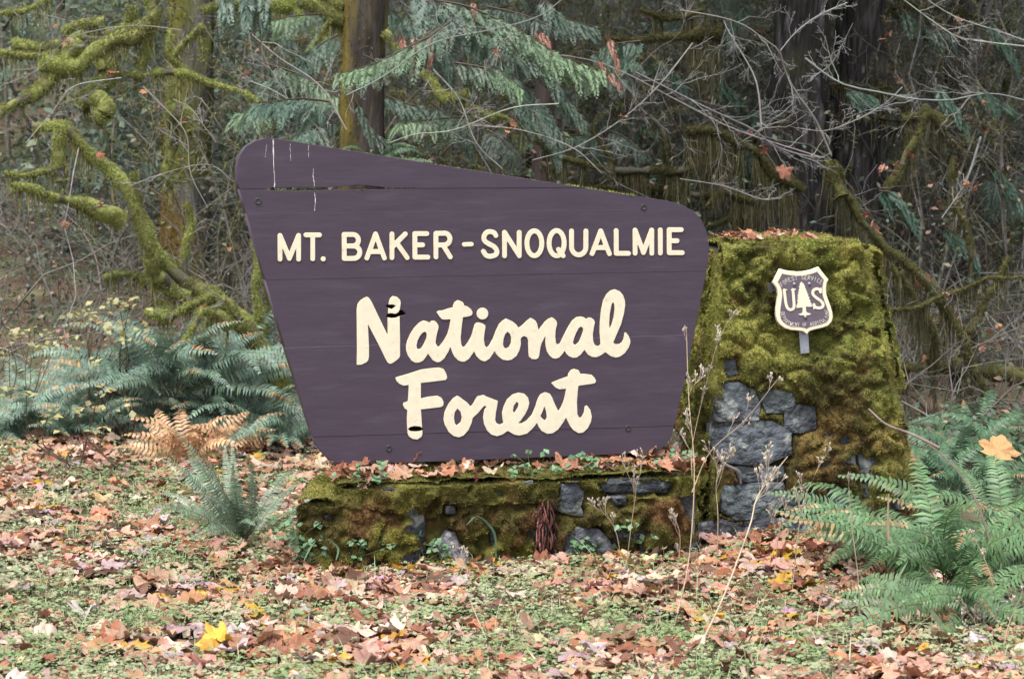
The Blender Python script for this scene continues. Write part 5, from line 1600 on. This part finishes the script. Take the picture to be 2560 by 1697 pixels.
for k in range(46):
    own = ct3 if k < 30 else ct2
    x_ = rc.uniform(1330, 2360) if k < 30 else rc.uniform(0, 760)
    y_, Y_ = rc.uniform(-20, 420), rc.uniform(8.4, 12.5)
    dx_ = rc.uniform(50, 130) * (1 if rc.uniform() < .5 else -1); dy_ = rc.uniform(10, 70)
    bough(own, Bd([(x_, y_), (x_ + dx_ * .5, y_ + dy_ * .3), (x_ + dx_, y_ + dy_)], Y_, Y_ - .4), rc, [(.085, .14, .095), (.075, .115, .075), (.11, .15, .10)][k % 3], rc.uniform(.3, .45), 13, None)

# ================================================================== UNDERGROWTH AND FAR WOOD
ru = np.random.default_rng(99)
A = Acc()
n = 95000
x = ru.uniform(-9, 9, n); y = ru.uniform(1.2, 13, n)
k = (np.abs(x) < 2.2 + (y + 11) * .27) & ~((x < -.3) & (y < 6.8)) & ~((x > 1.6) & (y < 1.6))
x, y = x[k], y[k]; n = len(x)
dz = fbm(np.stack([x, y, 0 * x], 1), 1.1, 301)
z = gh(x, y) + ru.uniform(0, 1, n) ** 1.5 * (.15 + 2.3 * smooth(.35, .62, dz) * smooth(2.5, 6.5, y))
side = smooth(-1, 3, x)
pal = np.array([(.12, .11, .08), (.19, .13, .10), (.09, .13, .08), (.14, .15, .08), (.33, .20, .15), (.10, .15, .11)])
cards(A, np.stack([x, y, z], 1), ru.uniform(.03, .075, n), vary(pal[ru.choice(6, n, p=[.17, .12, .26, .22, .07, .16])], n, ru, .3), ru)
m = 900
sy = ru.uniform(3.5, 12, m); sx = ru.uniform(-1, 1, m) * (sy + 11) * .27; sz = gh(sx, sy)
kk = ~((np.abs(sx) < 1.6) & (sy < 4.5)) & ~((sx < 0) & (sy < 6)); sx, sy, sz = sx[kk], sy[kk], sz[kk]; m = len(sx)
b = np.stack([sx, sy, sz], 1); lean = ru.normal(size=(m, 3)) * np.array([.9, .4, 0]); hh = ru.uniform(.5, 1.9, m)
st = np.stack([b + lean * t_ ** 1.4 + np.array([0, 0, 1]) * hh[:, None] * (t_ - .35 * t_ ** 2) for t_ in np.linspace(0, 1, 7)], 1)
st = st + np.stack([noise(st, .3, 701), noise(st, .3, 702), noise(st, .3, 703)], -1) * .18
rr = np.tile(np.linspace(.008, .002, 7), (m, 1)) * ru.uniform(.5, 1.5, (m, 1))
tubes(A, st, rr, 4, vary((.22, .205, .175), m, ru, .3))
a1, r1 = kids(st, rr, 5, .45, ru, 5, wob=.09)
tubes(A, a1, r1, 3, vary((.23, .215, .19), len(a1), ru, .3))
A.build('undergrowth', M_LEAF, None, False, 'stuff')

A = Acc()
n = 260000
y = 9.5 + 16 * ru.uniform(0, 1, n) ** .9
x = ru.uniform(-1, 1, n) * (y + 11) * .33
ztop_ = 2.6 + .085 * (y + 11)
z = gh(x, y) + ru.uniform(-.1, 1, n) * np.maximum(.6, ztop_ - gh(x, y))
p = np.stack([x, y, z], 1)
den = fbm(p, 1.3, 311)
k = den + ru.normal(size=n) * .04 > .50
p = p[k]; n = len(p)
tn = fbm(p, 2.2, 320)
c = mixcol((.15, .23, .18), (.16, .20, .115), smooth(.35, .65, tn))
c = mixcol(c, (.18, .18, .155), smooth(.56, .74, fbm(p, 1.7, 330)))
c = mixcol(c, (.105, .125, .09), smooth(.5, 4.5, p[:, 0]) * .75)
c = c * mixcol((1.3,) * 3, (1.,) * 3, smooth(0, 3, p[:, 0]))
c = mixcol(c, (.30, .39, .35), np.exp(-((p[:, 0] / (p[:, 1] + 11) + .02) / .06) ** 2) * .7 * (p[:, 1] > 12))  # farthest leaves paler towards mid view: misty haze put into their colour
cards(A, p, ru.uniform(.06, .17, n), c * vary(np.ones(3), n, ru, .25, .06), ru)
# bare stems in the far wood
m = 240
sy = ru.uniform(9, 24, m); sx = ru.uniform(-1, 1, m) * (sy + 11) * .3; sz = gh(sx, sy)
hh = ru.uniform(1.5, 5, m)
b = np.stack([sx, sy, sz], 1)
lean = ru.normal(size=(m, 3)) * np.array([1.5, .7, 0])
st = np.stack([b + lean * t_ ** 1.5 + np.array([0, 0, 1]) * hh[:, None] * t_ for t_ in np.linspace(0, 1, 7)], 1)
tubes(A, st, np.tile(np.linspace(.025, .006, 7), (m, 1)) * ru.uniform(.4, 1.5, (m, 1)), 4, vary((.19, .19, .17), m, ru, .3))
a1, r1 = kids(st, np.tile(np.linspace(.025, .008, 7), (m, 1)), 7, .35, ru, 5)
tubes(A, a1, r1 * .6, 3, vary((.21, .205, .185), len(a1), ru, .3))
A.build('distant_woods', M_LEAF, None, False, 'stuff')

# pale yellow leaved shrubs behind the ferns
for (xs, lb) in (([(215, 735), (225, 720), (275, 700), (240, 765), (300, 640 + 60), (275, 745), (255, 780), (310, 790), (180, 800), (160, 830), (210, 840), (290, 770), (330, 760), (195, 720)], 'pale yellow leaved shrub above the fern bank'), ([(10, 770), (40, 765), (70, 775), (20, 800), (100, 805), (130, 790)], 'pale yellow leaved sprigs at the left picture edge'), ([(180, 950), (230, 900), (110, 960), (260, 940), (200, 1000), (60, 905)], 'yellow leaved seedling among the low ferns')):
    Yd = 4.2 if 'seedling' not in lb else 2.6
    pts = np.array([P(x * OV, y * OV, Yd + ru.uniform(-.4, .4)) for x, y in xs])
    gx0 = pts.mean(0)
    g0 = np.array([gx0[0], Yd, float(gh(gx0[0], Yd))])
    o = empty('yellow_shrub', tuple(g0), lb, 'shrub')
    A = Acc()
    st = np.array([cr([g0 + ru.normal(size=3) * [.15, .1, 0], (g0 + q) / 2 + ru.normal(size=3) * .06, q], 10) for q in pts])
    tubes(A, st, np.tile(np.linspace(.006, .0025, 10), (len(st), 1)), 4, (.12, .09, .06)); A.build('stems', M_TWIG, o)
    A = Acc()
    K = len(pts) * 11
    q = np.repeat(pts, 11, 0) + ru.normal(size=(K, 3)) * np.array([.075, .06, .022])
    cards(A, q, ru.uniform(.035, .075, K), vary((.36, .33, .15), K, ru, .2), ru, np.array([0, -.25, 1.]), .35, .7)
    A.build('leaves', M_LEAF, o)

# ================================================================== GROUND COVER
rg = np.random.default_rng(123)


def in_wall(x, y):
    q = np.stack([x, y], -1) - WP.o[:2]
    a, b = q @ UD[:2], q @ ND[:2]
    w_ = (a > u0 - .03) & (a < u1 + .1) & (b < .03) & (b > -DP)
    q2 = np.stack([x, y], -1) - BL[:2]
    a2, b2 = q2 @ pu[:2], q2 @ pn[:2]
    return w_ | ((a2 > -.08) & (a2 < 1.25) & (b2 < .04) & (b2 > -1.05))


def scatter(n, y0, y1, rng, pw=1.0):
    y = y0 + (y1 - y0) * rng.uniform(0, 1, n) ** pw
    x = rng.uniform(-1, 1, n) * ((y + 11) * .245 + .15)
    k = ~in_wall(x, y)
    k &= ~((y > .6) & (x > -.9))
    return x[k], y[k]


# clover and small herbs
A = Acc()
x, y = scatter(70000, -3.4, 4.5, rg, 1.25)
p3_ = np.stack([x, y, 0 * x], 1)
patch = fbm(p3_, .5, 401, 3)
k = patch + rg.normal(size=len(x)) * .11 > .525 + .10 * smooth(.5, 2.0, y)
x, y = x[k], y[k]; n = len(x)
z = gh(x, y) + rg.uniform(.008, .07, n)
tone = fbm(np.stack([x, y, 0 * x], 1), .4, 411)
base = mixcol((.27, .36, .155), (.41, .46, .26), smooth(.35, .65, tone))
for kk in range(3):
    a = rg.uniform(0, 2 * PI, n)
    d = np.stack([np.cos(a), np.sin(a), rg.uniform(-.1, .35, n)], 1)
    nrm_ = np.stack([rg.normal(size=n) * .3, rg.normal(size=n) * .3 - .2, np.ones(n)], 1)
    s = unit(np.cross(nrm_, d)); L = rg.uniform(.012, .026, n)[:, None]
    p = np.stack([x, y, z], 1)
    v = np.stack([p, p + d * L * .6 + s * L * .42, p + d * L, p + d * L * .6 - s * L * .42], 1)
    A.add(v, np.arange(4 * n).reshape(n, 4), np.repeat(base * vary(np.ones(3), n, rg, .2, .06), 4, 0))
A.build('clover', M_LEAF, None, False, 'stuff')
# grass
A = Acc()
x, y = scatter(38000, -3.4, 3.5, rg, 1.2)
patch = fbm(np.stack([x, y, 0 * x], 1), .5, 401, 3) * .6 + fbm(np.stack([x, y, 0 * x], 1), .5, 421) * .4
k = patch + rg.normal(size=len(x)) * .06 > .47
x, y = x[k], y[k]; n = len(x)
hgt = rg.uniform(.03, .11, n) * (1 + 1.2 * (rg.uniform(0, 1, n) > .96))
a = rg.uniform(0, 2 * PI, n); s = np.stack([np.cos(a), np.sin(a), 0 * a], 1)
ln = np.stack([np.cos(a + 1.6), np.sin(a + 1.6), 0 * a], 1) * rg.uniform(.2, 1.1, (n, 1))
b = np.stack([x, y, gh(x, y) - .005], 1)
hw = rg.uniform(.0012, .003, n)[:, None]
V = []
for t_, wq in ((0, 1), (.4, .9), (.75, .6), (1, .08)):
    c_ = b + np.array([0, 0, 1]) * hgt[:, None] * t_ * (1 - .25 * t_) + ln * hgt[:, None] * t_ ** 2
    V += [c_ - s * hw * wq, c_ + s * hw * wq]
V = np.stack(V, 1)
q = np.arange(n)[:, None] * 8
A.add(V, np.concatenate([q + [[0, 1, 3, 2]], q + [[2, 3, 5, 4]], q + [[4, 5, 7, 6]]], 1).reshape(-1, 4), np.repeat(np.where(rg.uniform(0, 1, (n, 1)) > .55, np.array([.52, .47, .30]), np.array([.27, .40, .16])) * vary(np.ones(3), n, rg, .2, .05), 8, 0))
A.build('grass', M_LEAF, None, False, 'stuff')

# fallen maple leaves --------------------------------------------------
LM = {}
for cn in LN:
    for g in range(0, 14, 2):
        v, f4, f3, sv = GEO[g]
        A = Acc()
        c = vary(LC[cn], len(v), rl, .10, .03)
        A.add(v, f4, c); A.f.append(f3)
        A.add(sv, [[0, 1, 2, 3]], np.array(LC[cn]) * .7)
        LM[cn, g // 2] = A.mesh('maple_leaf', M_DRY)


LC['orange tan'] = (.52, .30, .13)
for g in range(7):
    LM['orange tan', g] = LM['pale tan', g].copy()
    a_ = LM['orange tan', g].color_attributes['Col']
    a_.data.foreach_set('color', np.tile([.52, .30, .13, 1.], len(a_.data)))


def put_leaf(p, size, rng, label, group, cn=None, tmax=.55):
    cn = cn or LN[rng.choice(8, p=LP)]
    o = bpy.data.objects.new('maple_leaf', LM[cn, rng.integers(7)])
    COL.objects.link(o)
    m = rotm(rng.uniform(0, 2 * PI), abs(rng.normal()) * tmax * .6, rng.uniform(0, 2 * PI)).to_4x4()
    s = size * rng.uniform(.8, 1.2)
    o.matrix_world = Matrix.Translation(Vector(p)) @ m @ Matrix.Diagonal((s, s, s * rng.uniform(.6, 1.2), 1))
    tag(o, cn + ' ' + label, 'leaf', group)
    return o


def leaf_density(x, y):
    pz = np.stack([x, y, 0 * x], 1)
    q = np.stack([x, y], -1) - WP.o[:2]
    dw = q @ ND[:2]; au = q @ UD[:2]
    near = np.exp(-((dw - .22) / .22) ** 2) * (au > u0 - .2) * 1.3
    rightlow = smooth(.8, 2.2, x) * .45
    return .50 + near + rightlow + .95 * (1 - smooth(.34, .60, fbm(pz, .5, 401, 3))) + .25 * smooth(1, 3, y)


A = Acc()
x, y = scatter(10500, -3.4, 5.5, rl, 1.15)
k = rl.uniform(0, 1.7, len(x)) < leaf_density(x, y)
x, y = x[k], y[k]
z = gh(x, y) + rl.uniform(.012, .05, len(x))
ordr = np.argsort(y)
size = .05 + .075 * rl.uniform(0, 1, len(x)) ** 1.3
ind, rest = ordr[:250], ordr[250:]
zone = []
MARKS = [(onG(745, 1400), 'the low wall corner'), (onG(610, 1350), 'the narrow fern clump'), (onG(1130, 1400), 'the pale grey wall stone'), (onG(1345, 1400), 'the red rotten wood'), (onG(1480, 1400), 'the dark slab in the wall'), (onG(1740, 1420), 'the wall end'), (onG(1690, 1640), 'the tall dried weed'),
         (onG(1760, 1660), 'the thick leaning weed'), (onG(2370, 1465), 'the big fresh fern'), (onG(2150, 1560), 'the plain brown stalk'), (onG(2460, 1680), 'the pale weed heads in the corner'), (onG(1220, 1600), 'the straight straw stalk'), (onG(2215, 1560), 'the broad pale green blade'), (onG(60, 1650), 'the lower left picture corner'), (onG(900, 1690), 'the middle of the lower picture edge'),
         (onG(300, 1480), 'the open grass left of the wall'), (onG(40, 1350), 'the left picture edge'), (onG(620, 1620), 'the clover patch left of the straw')]
MK = np.array([m[0] for m in MARKS])


def leafwords(p, s):
    dd = np.hypot(MK[:, 0] - p[0], (MK[:, 1] - p[1]))
    j = int(np.argmin(dd)); v = np.array(p[:2]) - MK[j, :2]
    near = 'close' if dd[j] < .3 else ''
    side = ('right of' if v[0] > 0 else 'left of') if abs(v[0]) > abs(v[1]) else ('behind' if v[1] > 0 else 'before')
    sz = 'large ' if s > .095 else ('small ' if s < .07 else '')
    return sz, (near + ' ' + side).strip() + ' ' + MARKS[j][1]


for i in ind:
    sz, wh = leafwords((x[i], y[i]), size[i])
    o = put_leaf((x[i], y[i], z[i]), size[i], rl, 'maple leaf ' + wh, 'maple leaves fallen on the grass', None, .42)
    o['label'] = sz + o['label']
leaf_mass(A, np.stack([x, y, z], 1)[rest], size[rest], rl, .42)
# broken bits and small leaves
x, y = scatter(11000, -3.4, 6, rl, 1.1)
k = rl.uniform(0, 1.6, len(x)) < leaf_density(x, y)
x, y = x[k], y[k]; n = len(x)
ci = rl.choice(8, n, p=LP)
cards(A, np.stack([x, y, gh(x, y) + rl.uniform(.004, .03, n)], 1), rl.uniform(.02, .065, n), vary(np.array([LC[q] for q in LN])[ci] * .9, n, rl, .25), rl, np.array([0, -.1, 1.]), .45, .7)
# a drift against the foot of the wall and pillar
n = 170
a = rl.uniform(u0 - .1, u1 + .9, n); b = np.abs(rl.normal(size=n)) * .10 + .05
q = np.array([WP.pt(a_, 0, b_) for a_, b_ in zip(a, b)])
q[:, 2] = gh(q[:, 0], q[:, 1]) + .02 + .07 * np.exp(-b / .1) * rl.uniform(0, 1, n)
leaf_mass(A, q, rl.uniform(.06, .10, n), rl, .8, ['pinkish brown', 'bright orange brown', 'pale tan', 'rust brown', 'pinkish brown', 'golden yellow', 'pale cream'])
n = 70
cxy = WP.pt(u0 + .02, 0, -.05)
a = rl.uniform(PI * .75, PI * 1.75, n); r_ = np.abs(rl.normal(size=n)) * .16 + .04
q = np.stack([cxy[0] + np.cos(a) * r_, cxy[1] + np.sin(a) * r_ * .8, 0 * a], 1)
q[:, 2] = gh(q[:, 0], q[:, 1]) + .02 + .16 * np.exp(-r_ / .12) * rl.uniform(0, 1, n)
leaf_mass(A, q, rl.uniform(.05, .10, n), rl, .9, ['pinkish brown', 'bright orange brown', 'pale tan', 'rust brown', 'pale cream', 'pinkish brown'])
A.build('leaf_litter', M_DRY, None, False, 'stuff')

# leaves lying on top of the wall, under the board
A = Acc()
n = 190
a = rl.uniform(ul + .02, u1 + .05, n); d_ = -rl.uniform(.0, 1, n) * .66
p = np.array([WP.pt(a_, 0, q_) for a_, q_ in zip(a, d_)]); p[:, 2] = ztop + .025 + rl.uniform(0, .05, n)
k = fbm(p, .25, 777) > .40
leaf_mass(A, p[k], rl.uniform(.045, .085, n)[k], rl, .9, ['bright orange brown', 'pinkish brown', 'rust brown', 'bright orange brown', 'pale tan', 'dark brown'])
wl = A.build('leaf_litter', M_DRY, None, False, 'stuff')
n = 75
for i in range(n):
    a = rl.uniform(ul + .03, u1 + .05); d_ = rl.uniform(-.62, -.05)
    if abs(a - SP.uv(992, 1150)[0]) < .07 and -.6 < d_ < -.4: continue
    p = WP.pt(a, vz(ztop), d_); p[2] = ztop + .03 + rl.uniform(0, .035)
    up_, us_ = [SP.uv(q_, 1150)[0] for q_ in (992, 1585)]
    wh = 'left of the left post' if a < up_ - .08 else 'right of the right post' if a > us_ + .08 else 'just beside the left post' if a < up_ + .2 else 'just beside the right post' if a > us_ - .2 else ['over the pale grey stone', 'halfway between the posts', 'over the red rotten wood', 'over the dark slab'][min(3, int((a - up_ - .2) / (us_ - up_ - .4) * 4))]
    put_leaf(p, rl.uniform(.05, .085), rl, 'maple leaf on the wall top, ' + ('front row, ' if d_ > -.3 else 'rear row, ') + wh, 'maple leaves on the wall top', ['bright orange brown', 'pinkish brown', 'rust brown', 'pale tan', 'bright orange brown', 'dark brown'][rl.integers(6)], .7)
for i in range(26):
    s_, t_ = rl.uniform(.02, .75), rl.uniform(.05, .8)
    p = quadface(np.array([TL, TR, TRb, TLb]), s_, t_); p = p + np.array([0, 0, .055 + rl.uniform(0, .02)])
    put_leaf(p, rl.uniform(.05, .075), rl, 'maple leaf on top of the mossy pillar, ' + ['left end', 'left of its middle', 'right of its middle', 'right end'][min(3, int(s_ / .75 * 4))] + (' front' if t_ < .4 else ' rear'), 'maple leaves on the pillar top', ['bright orange brown', 'pinkish brown', 'rust brown', 'pale tan'][rl.integers(4)], .6)
for (px, py, Yd, cn, s_, lb) in ((1960, 425, 4.3, 'rust brown', .10, 'curled leaf caught on a mossy limb left of the conifers'), (360, 228, 4.4, 'bright orange brown', .04, 'single orange leaf hanging in the twigs top left'), (2495, 1125, -.75, 'orange tan', .12, 'big drooping orange tan leaf resting on the fern at the right edge'), (1955, 1480, None, 'golden yellow', .085, 'yellow leaf lying below the pillar'), (1695, 1160, -.05, 'pale tan', .09, 'tan leaf at the wall end next to the pillar'), (250, 385, 4.2, 'rust brown', .055, 'rusty leaf cluster on the hooked mossy stem'), (805, 1175, None, 'pale cream', .09, 'pale cream leaf by the lower sign corner'), (750, 1165, None, 'pale cream', .08, 'pale cream leaf left of the low wall'), (640, 1160, None, 'golden yellow', .1, 'broad yellow leaf behind the narrow fern clump'), (440, 1200, None, 'pale cream', .09, 'pale yellow leaf left of the narrow fern clump')):
    p = P(px, py, Yd) if Yd is not None else onG(px, py) + np.array([0, 0, .06])
    o = put_leaf(p, s_, rl, lb, 'single noticeable leaves', cn, .9)
    o['label'] = lb
    del o['group']
    o.matrix_world = Matrix.Translation(Vector(p)) @ Matrix.Rotation(R(50), 4, 'X') @ Matrix.Rotation(rl.uniform(0, 6), 4, 'Z') @ Matrix.Diagonal((s_, s_, s_, 1))

# small green herbs along the wall
for i, (px, py, lb) in enumerate(((735, 1350, 'herb against the left corner of the low wall'), (765, 1400, 'small herb in the leaves at the left wall corner'), (900, 1390, 'small green herb at the foot of the low wall, left part'), (1060, 1400, 'green herb beside the pale grey stone'), (1450, 1400, 'green herb with heart leaves before the dark wall stone'), (1580, 1350, 'herb growing up the right part of the wall'), (920, 1190, 'herb on the wall top beside the left post'), (1450, 1190, 'feathery herb hanging over the wall edge'), (1700, 1130, 'feathery green herb between wall and pillar'), (1345, 1215, 'mint green seedling over the red rotten wood'))):
    on_top = py < 1250
    p = WP.pt(*WP.uv(px, py), .06)
    if on_top: p = WP.pt(WP.uv(px, py)[0], vz(ztop), -.06)
    o = empty('herb', tuple(p), lb, 'herb')
    A = Acc(); B = Acc()
    n = 12
    tips = p + rg.normal(size=(n, 3)) * np.array([.06, .03, .02]) + np.array([0, -.02, 1]) * rg.uniform(.02, .11, (n, 1))
    tubes(A, np.array([cr([p + rg.normal(size=3) * .01, (p + q) / 2 + rg.normal(size=3) * .01, q], 6) for q in tips]), np.full((n, 6), .0012), 3, (.12, .16, .06))
    A.build('stems', M_TWIG, o)
    K = n * 4
    cards(B, np.repeat(tips, 4, 0) + rg.normal(size=(K, 3)) * .006, rg.uniform(.022, .042, K), vary((.14, .25, .13), K, rg, .15), rg, np.array([0, -.5, 1.]), .4, .8)
    B.build('leaves', M_LEAF, o)

# ================================================================== DRIED WEEDS AND GRASS STALKS
rd = np.random.default_rng(777)


def weed(pts, Y0, Y1, label, nb=6, wpx=3.2, heads=1.0, bl=.16, col=(.36, .27, .18)):
    p = np.array([P(x, y, Y0 + (Y1 - Y0) * i / (len(pts) - 1)) for i, (x, y) in enumerate(pts)])
    g = p[0].copy(); gz = float(gh(g[0], g[1]))
    if abs(p[0][2] - gz) < .4: p[0][2] = gz
    path = cr(p, 16)
    r0 = wpx / 2 * (Y0 + 11) / FPX
    o = empty('dried_weed', tuple(path[0]), label, 'weed', 'dried weed stalks')
    A = Acc()
    tubes(A, path, np.linspace(r0, r0 * .45, 16), 5, col, .1, .03)
    A.build('stem', M_TWIG, o)
    A, B = Acc(), Acc()
    Rn = np.linspace(r0, r0 * .5, 16)
    a1, r1 = kids(path, Rn, nb, bl, rd, 7, (.35, .75), .35, .6, .45, .02)
    a2, r2 = kids(a1, r1, 4, .55, rd, 5, (.3, .7), .5, .7, .4, .02)
    a3, r3 = kids(a2, r2, 2, .5, rd, 4, (.3, .6), .5, .8, .5, .02)
    for a_, r_ in ((a1, r1), (a2, r2), (a3, r3)):
        tubes(A, a_, np.maximum(r_, .0009), 3, vary((.34, .28, .22), len(a_), rd, .15))
    A.build('branches', M_TWIG, o, False, 'stuff')
    ends = np.concatenate([a2[:, -1], a3[:, -1], a1[:, -1]])
    K = len(ends)
    dirs = unit(np.concatenate([a2[:, -1] - a2[:, -2], a3[:, -1] - a3[:, -2], a1[:, -1] - a1[:, -2]]))
    S_ = .0075 * heads
    seg = np.stack([ends, ends + dirs * S_ * .5, ends + dirs * S_ * 1.2, ends + dirs * S_ * 1.9], 1)
    tubes(B, seg, np.tile(np.array([.25, .62, .55, .15]) * S_ * .75, (K, 1)), 6, vary((.40, .345, .28), K, rd, .2))
    B.build('seed_heads', M_TWIG, o, False, 'stuff')
    return o


weed([(1685, 1720), (1722, 1400), (1736, 1180), (1722, 1000), (1716, 820)], -1.6, -.6, 'tall dried weed standing in front of the sign edge and pillar', 6, 4.2, 1.1, .12)
weed([(1742, 1700), (1809, 1490), (1874, 1316), (1896, 1236), (1969, 1141)], -2.2, -1.4, 'thick tan dried weed leaning right in front of the pillar', 6, 6.0, 1.2, .16, (.45, .36, .25))
weed([(1730, 1230), (1775, 1130), (1862, 1050), (1950, 940)], -.7, -.5, 'dried weed slanting across the grey pillar stones', 5, 3.2, 1.0, .16)
weed([(1790, 1400), (1795, 1300), (1790, 1220), (1798, 1160)], -.8, -.7, 'short dried weed before the pillar foot, many seed heads', 6, 3, 1.0, .3)
weed([(1690, 1420), (1700, 1340), (1675, 1270)], -.8, -.8, 'small dried weed at the wall end', 3, 2.6, .9, .3)
weed([(1730, 1190), (1733, 1100), (1790, 870), (1830, 790)], -.6, -.4, 'dried weed with its top against the dark gap beside the sign', 6, 2.6, 1.0, .14)
weed([(1560, 1400), (1580, 1300), (1590, 1220), (1580, 1170)], -.75, -.7, 'thin dried weed before the dark slab in the wall', 4, 2.2, .8, .3)
weed([(1560, 1410), (1540, 1330), (1500, 1270)], -.75, -.7, 'thin dried weed leaning left before the wall stones', 5, 2.2, .8, .3)
weed([(1980, 1430), (1995, 1340), (2010, 1250), (2060, 1140)], -1.0, -.9, 'dried weed between pillar and big green fern', 6, 3, .9, .2)
weed([(1930, 1440), (1945, 1350), (1955, 1290)], -1.1, -1.0, 'short dried weed under the fern tip', 4, 2.6, .9, .3)
weed([(2150, 1560), (2145, 1440), (2128, 1300), (2120, 1180)], -1.6, -1.5, 'plain brown dried stalk rising through the fern', 2, 3.2, .6, .1)
weed([(2460, 1700), (2470, 1640), (2440, 1560), (2420, 1530)], -2.0, -1.9, 'dried weed with pale heads in the lower right corner', 7, 3, 1.1, .35)
weed([(2400, 1690), (2405, 1620), (2400, 1540)], -2.0, -1.9, 'dried weed next to the broad dark leaf, lower right', 6, 3, 1.0, .35)
weed([(2540, 1700), (2490, 1600), (2560, 1480)], -1.9, -1.8, 'dried weed leaning out of the right picture edge', 6, 3.2, 1.0, .25)
weed([(2500, 1560), (2470, 1420), (2430, 1330)], -1.5, -1.4, 'dried weed sticking out of the big fern', 4, 3, .9, .2)
weed([(1180, 1490), (1165, 1420), (1150, 1385)], -1.1, -1.1, 'tiny dried weed before the pale grey stone', 4, 2, .8, .4)


def stalk(pts, Y0, Y1, label, wpx, col, flat=False, name='grass_stalk'):
    p = np.array([P(x, y, Y0 + (Y1 - Y0) * i / (len(pts) - 1)) for i, (x, y) in enumerate(pts)])
    path = cr(p, 14)
    r = wpx / 2 * (Y0 + 11) / FPX
    A = Acc()
    if flat:
        hw = r * np.sin(np.linspace(.25, PI - .05, 14)) ** .7
        s = np.array([.9, -.2, .25])
        v = np.concatenate([path - s * hw[:, None], path + s * hw[:, None]])
        v[:14] += np.array([0, .25, 0]) * hw[:, None]
        A.add(v, [[i, i + 14, i + 15, i + 1] for i in range(13)], col)
    else:
        tubes(A, path, np.linspace(r, r * .5, 14), 5, col)
    o = A.build(name, M_LEAF)
    tag(o, label, 'grass')
    return o


stalk([(1175, 1500), (1200, 1560), (1235, 1640), (1262, 1705)][::-1], -2.4, -1.9, 'straight straw stalk lying across the grass below the sign', 5, (.50, .42, .28))
stalk([(1318, 1620), (1345, 1660), (1355, 1700)][::-1], -2.6, -2.4, 'short bent pale straw at the lower picture edge', 8, (.55, .48, .33), True)
stalk([(1245, 1700), (1242, 1610), (1260, 1550)], -2.5, -2.4, 'thin curved grass stem beside the straight straw', 2.5, (.30, .28, .14))
stalk([(2200, 1575), (2215, 1490), (2240, 1450), (2270, 1402)], -2.0, -2.0, 'broad pale green blade pointing up before the fern', 13, (.17, .27, .14), True)
stalk([(2375, 1675), (2360, 1580), (2335, 1535), (2312, 1512)], -2.1, -2.1, 'broad bent grass blade in the lower right grass', 14, (.22, .30, .17), True)
stalk([(2222, 1352), (2220, 1290), (2222, 1234)], -1.7, -1.7, 'feathery buff grass head standing in the fern', 8, (.42, .33, .22), False)
stalk([(1240, 1395), (1235, 1330), (1195, 1290), (1165, 1313)], -.85, -.95, 'green grass blade arching in front of the mossy wall', 7, (.10, .20, .13), True)
stalk([(840, 1400), (845, 1370), (820, 1345)], -.85, -.85, 'grass blade at the left foot of the wall', 6, (.14, .26, .15), True)
stalk([(760, 1400), (775, 1370), (790, 1350)], -.85, -.85, 'grass blade by the wall corner', 6, (.14, .26, .15), True)
stalk([(1380, 1690), (1500, 1660), (1620, 1680), (1720, 1710)], -2.7, -2.6, 'long dry stem lying in the grass at the lower edge', 3, (.34, .31, .2))
stalk([(2300, 1690), (2350, 1650), (2370, 1635)], -2.5, -2.4, 'short cut straw in the lower right grass', 6, (.48, .38, .27))
# dark low twigs and a fallen branch leaning on the pillar
A = Acc()
pth_ = cr([P(2350, 1120, -.2), P(2280, 1085, -.1), P(2215, 1060, .1), P(2172, 1022, .3)], 14)
tubes(A, pth_, np.linspace(.009, .004, 14), 5, (.22, .17, .15), .2, .04)
tag(A.build('fallen_twig', M_TWIG), 'bare brown twig leaning against the right flank of the pillar', 'twig')
A = Acc()
pth_ = cr([P(2480, 1370, -1.0), P(2440, 1250, -.9), P(2380, 1160, -.8), P(2320, 1110, -.7)], 14)
tubes(A, pth_, np.linspace(.006, .003, 14), 5, (.17, .12, .10), .2, .04)
tag(A.build('fallen_twig', M_TWIG), 'thin dark twig arching through the big fern', 'twig')
A = Acc()
pth_ = cr([WP.pt(*WP.uv(1775, 1120), .1), WP.pt(*WP.uv(1790, 1150), .12), WP.pt(*WP.uv(1825, 1170), .13), WP.pt(*WP.uv(1832, 1200), .12)], 14)
tubes(A, pth_, np.linspace(.012, .006, 14), 6, (.17, .15, .155), .25, .03)
tag(A.build('root', M_TWIG), 'grey curved root clinging to the lower left of the pillar', 'root')
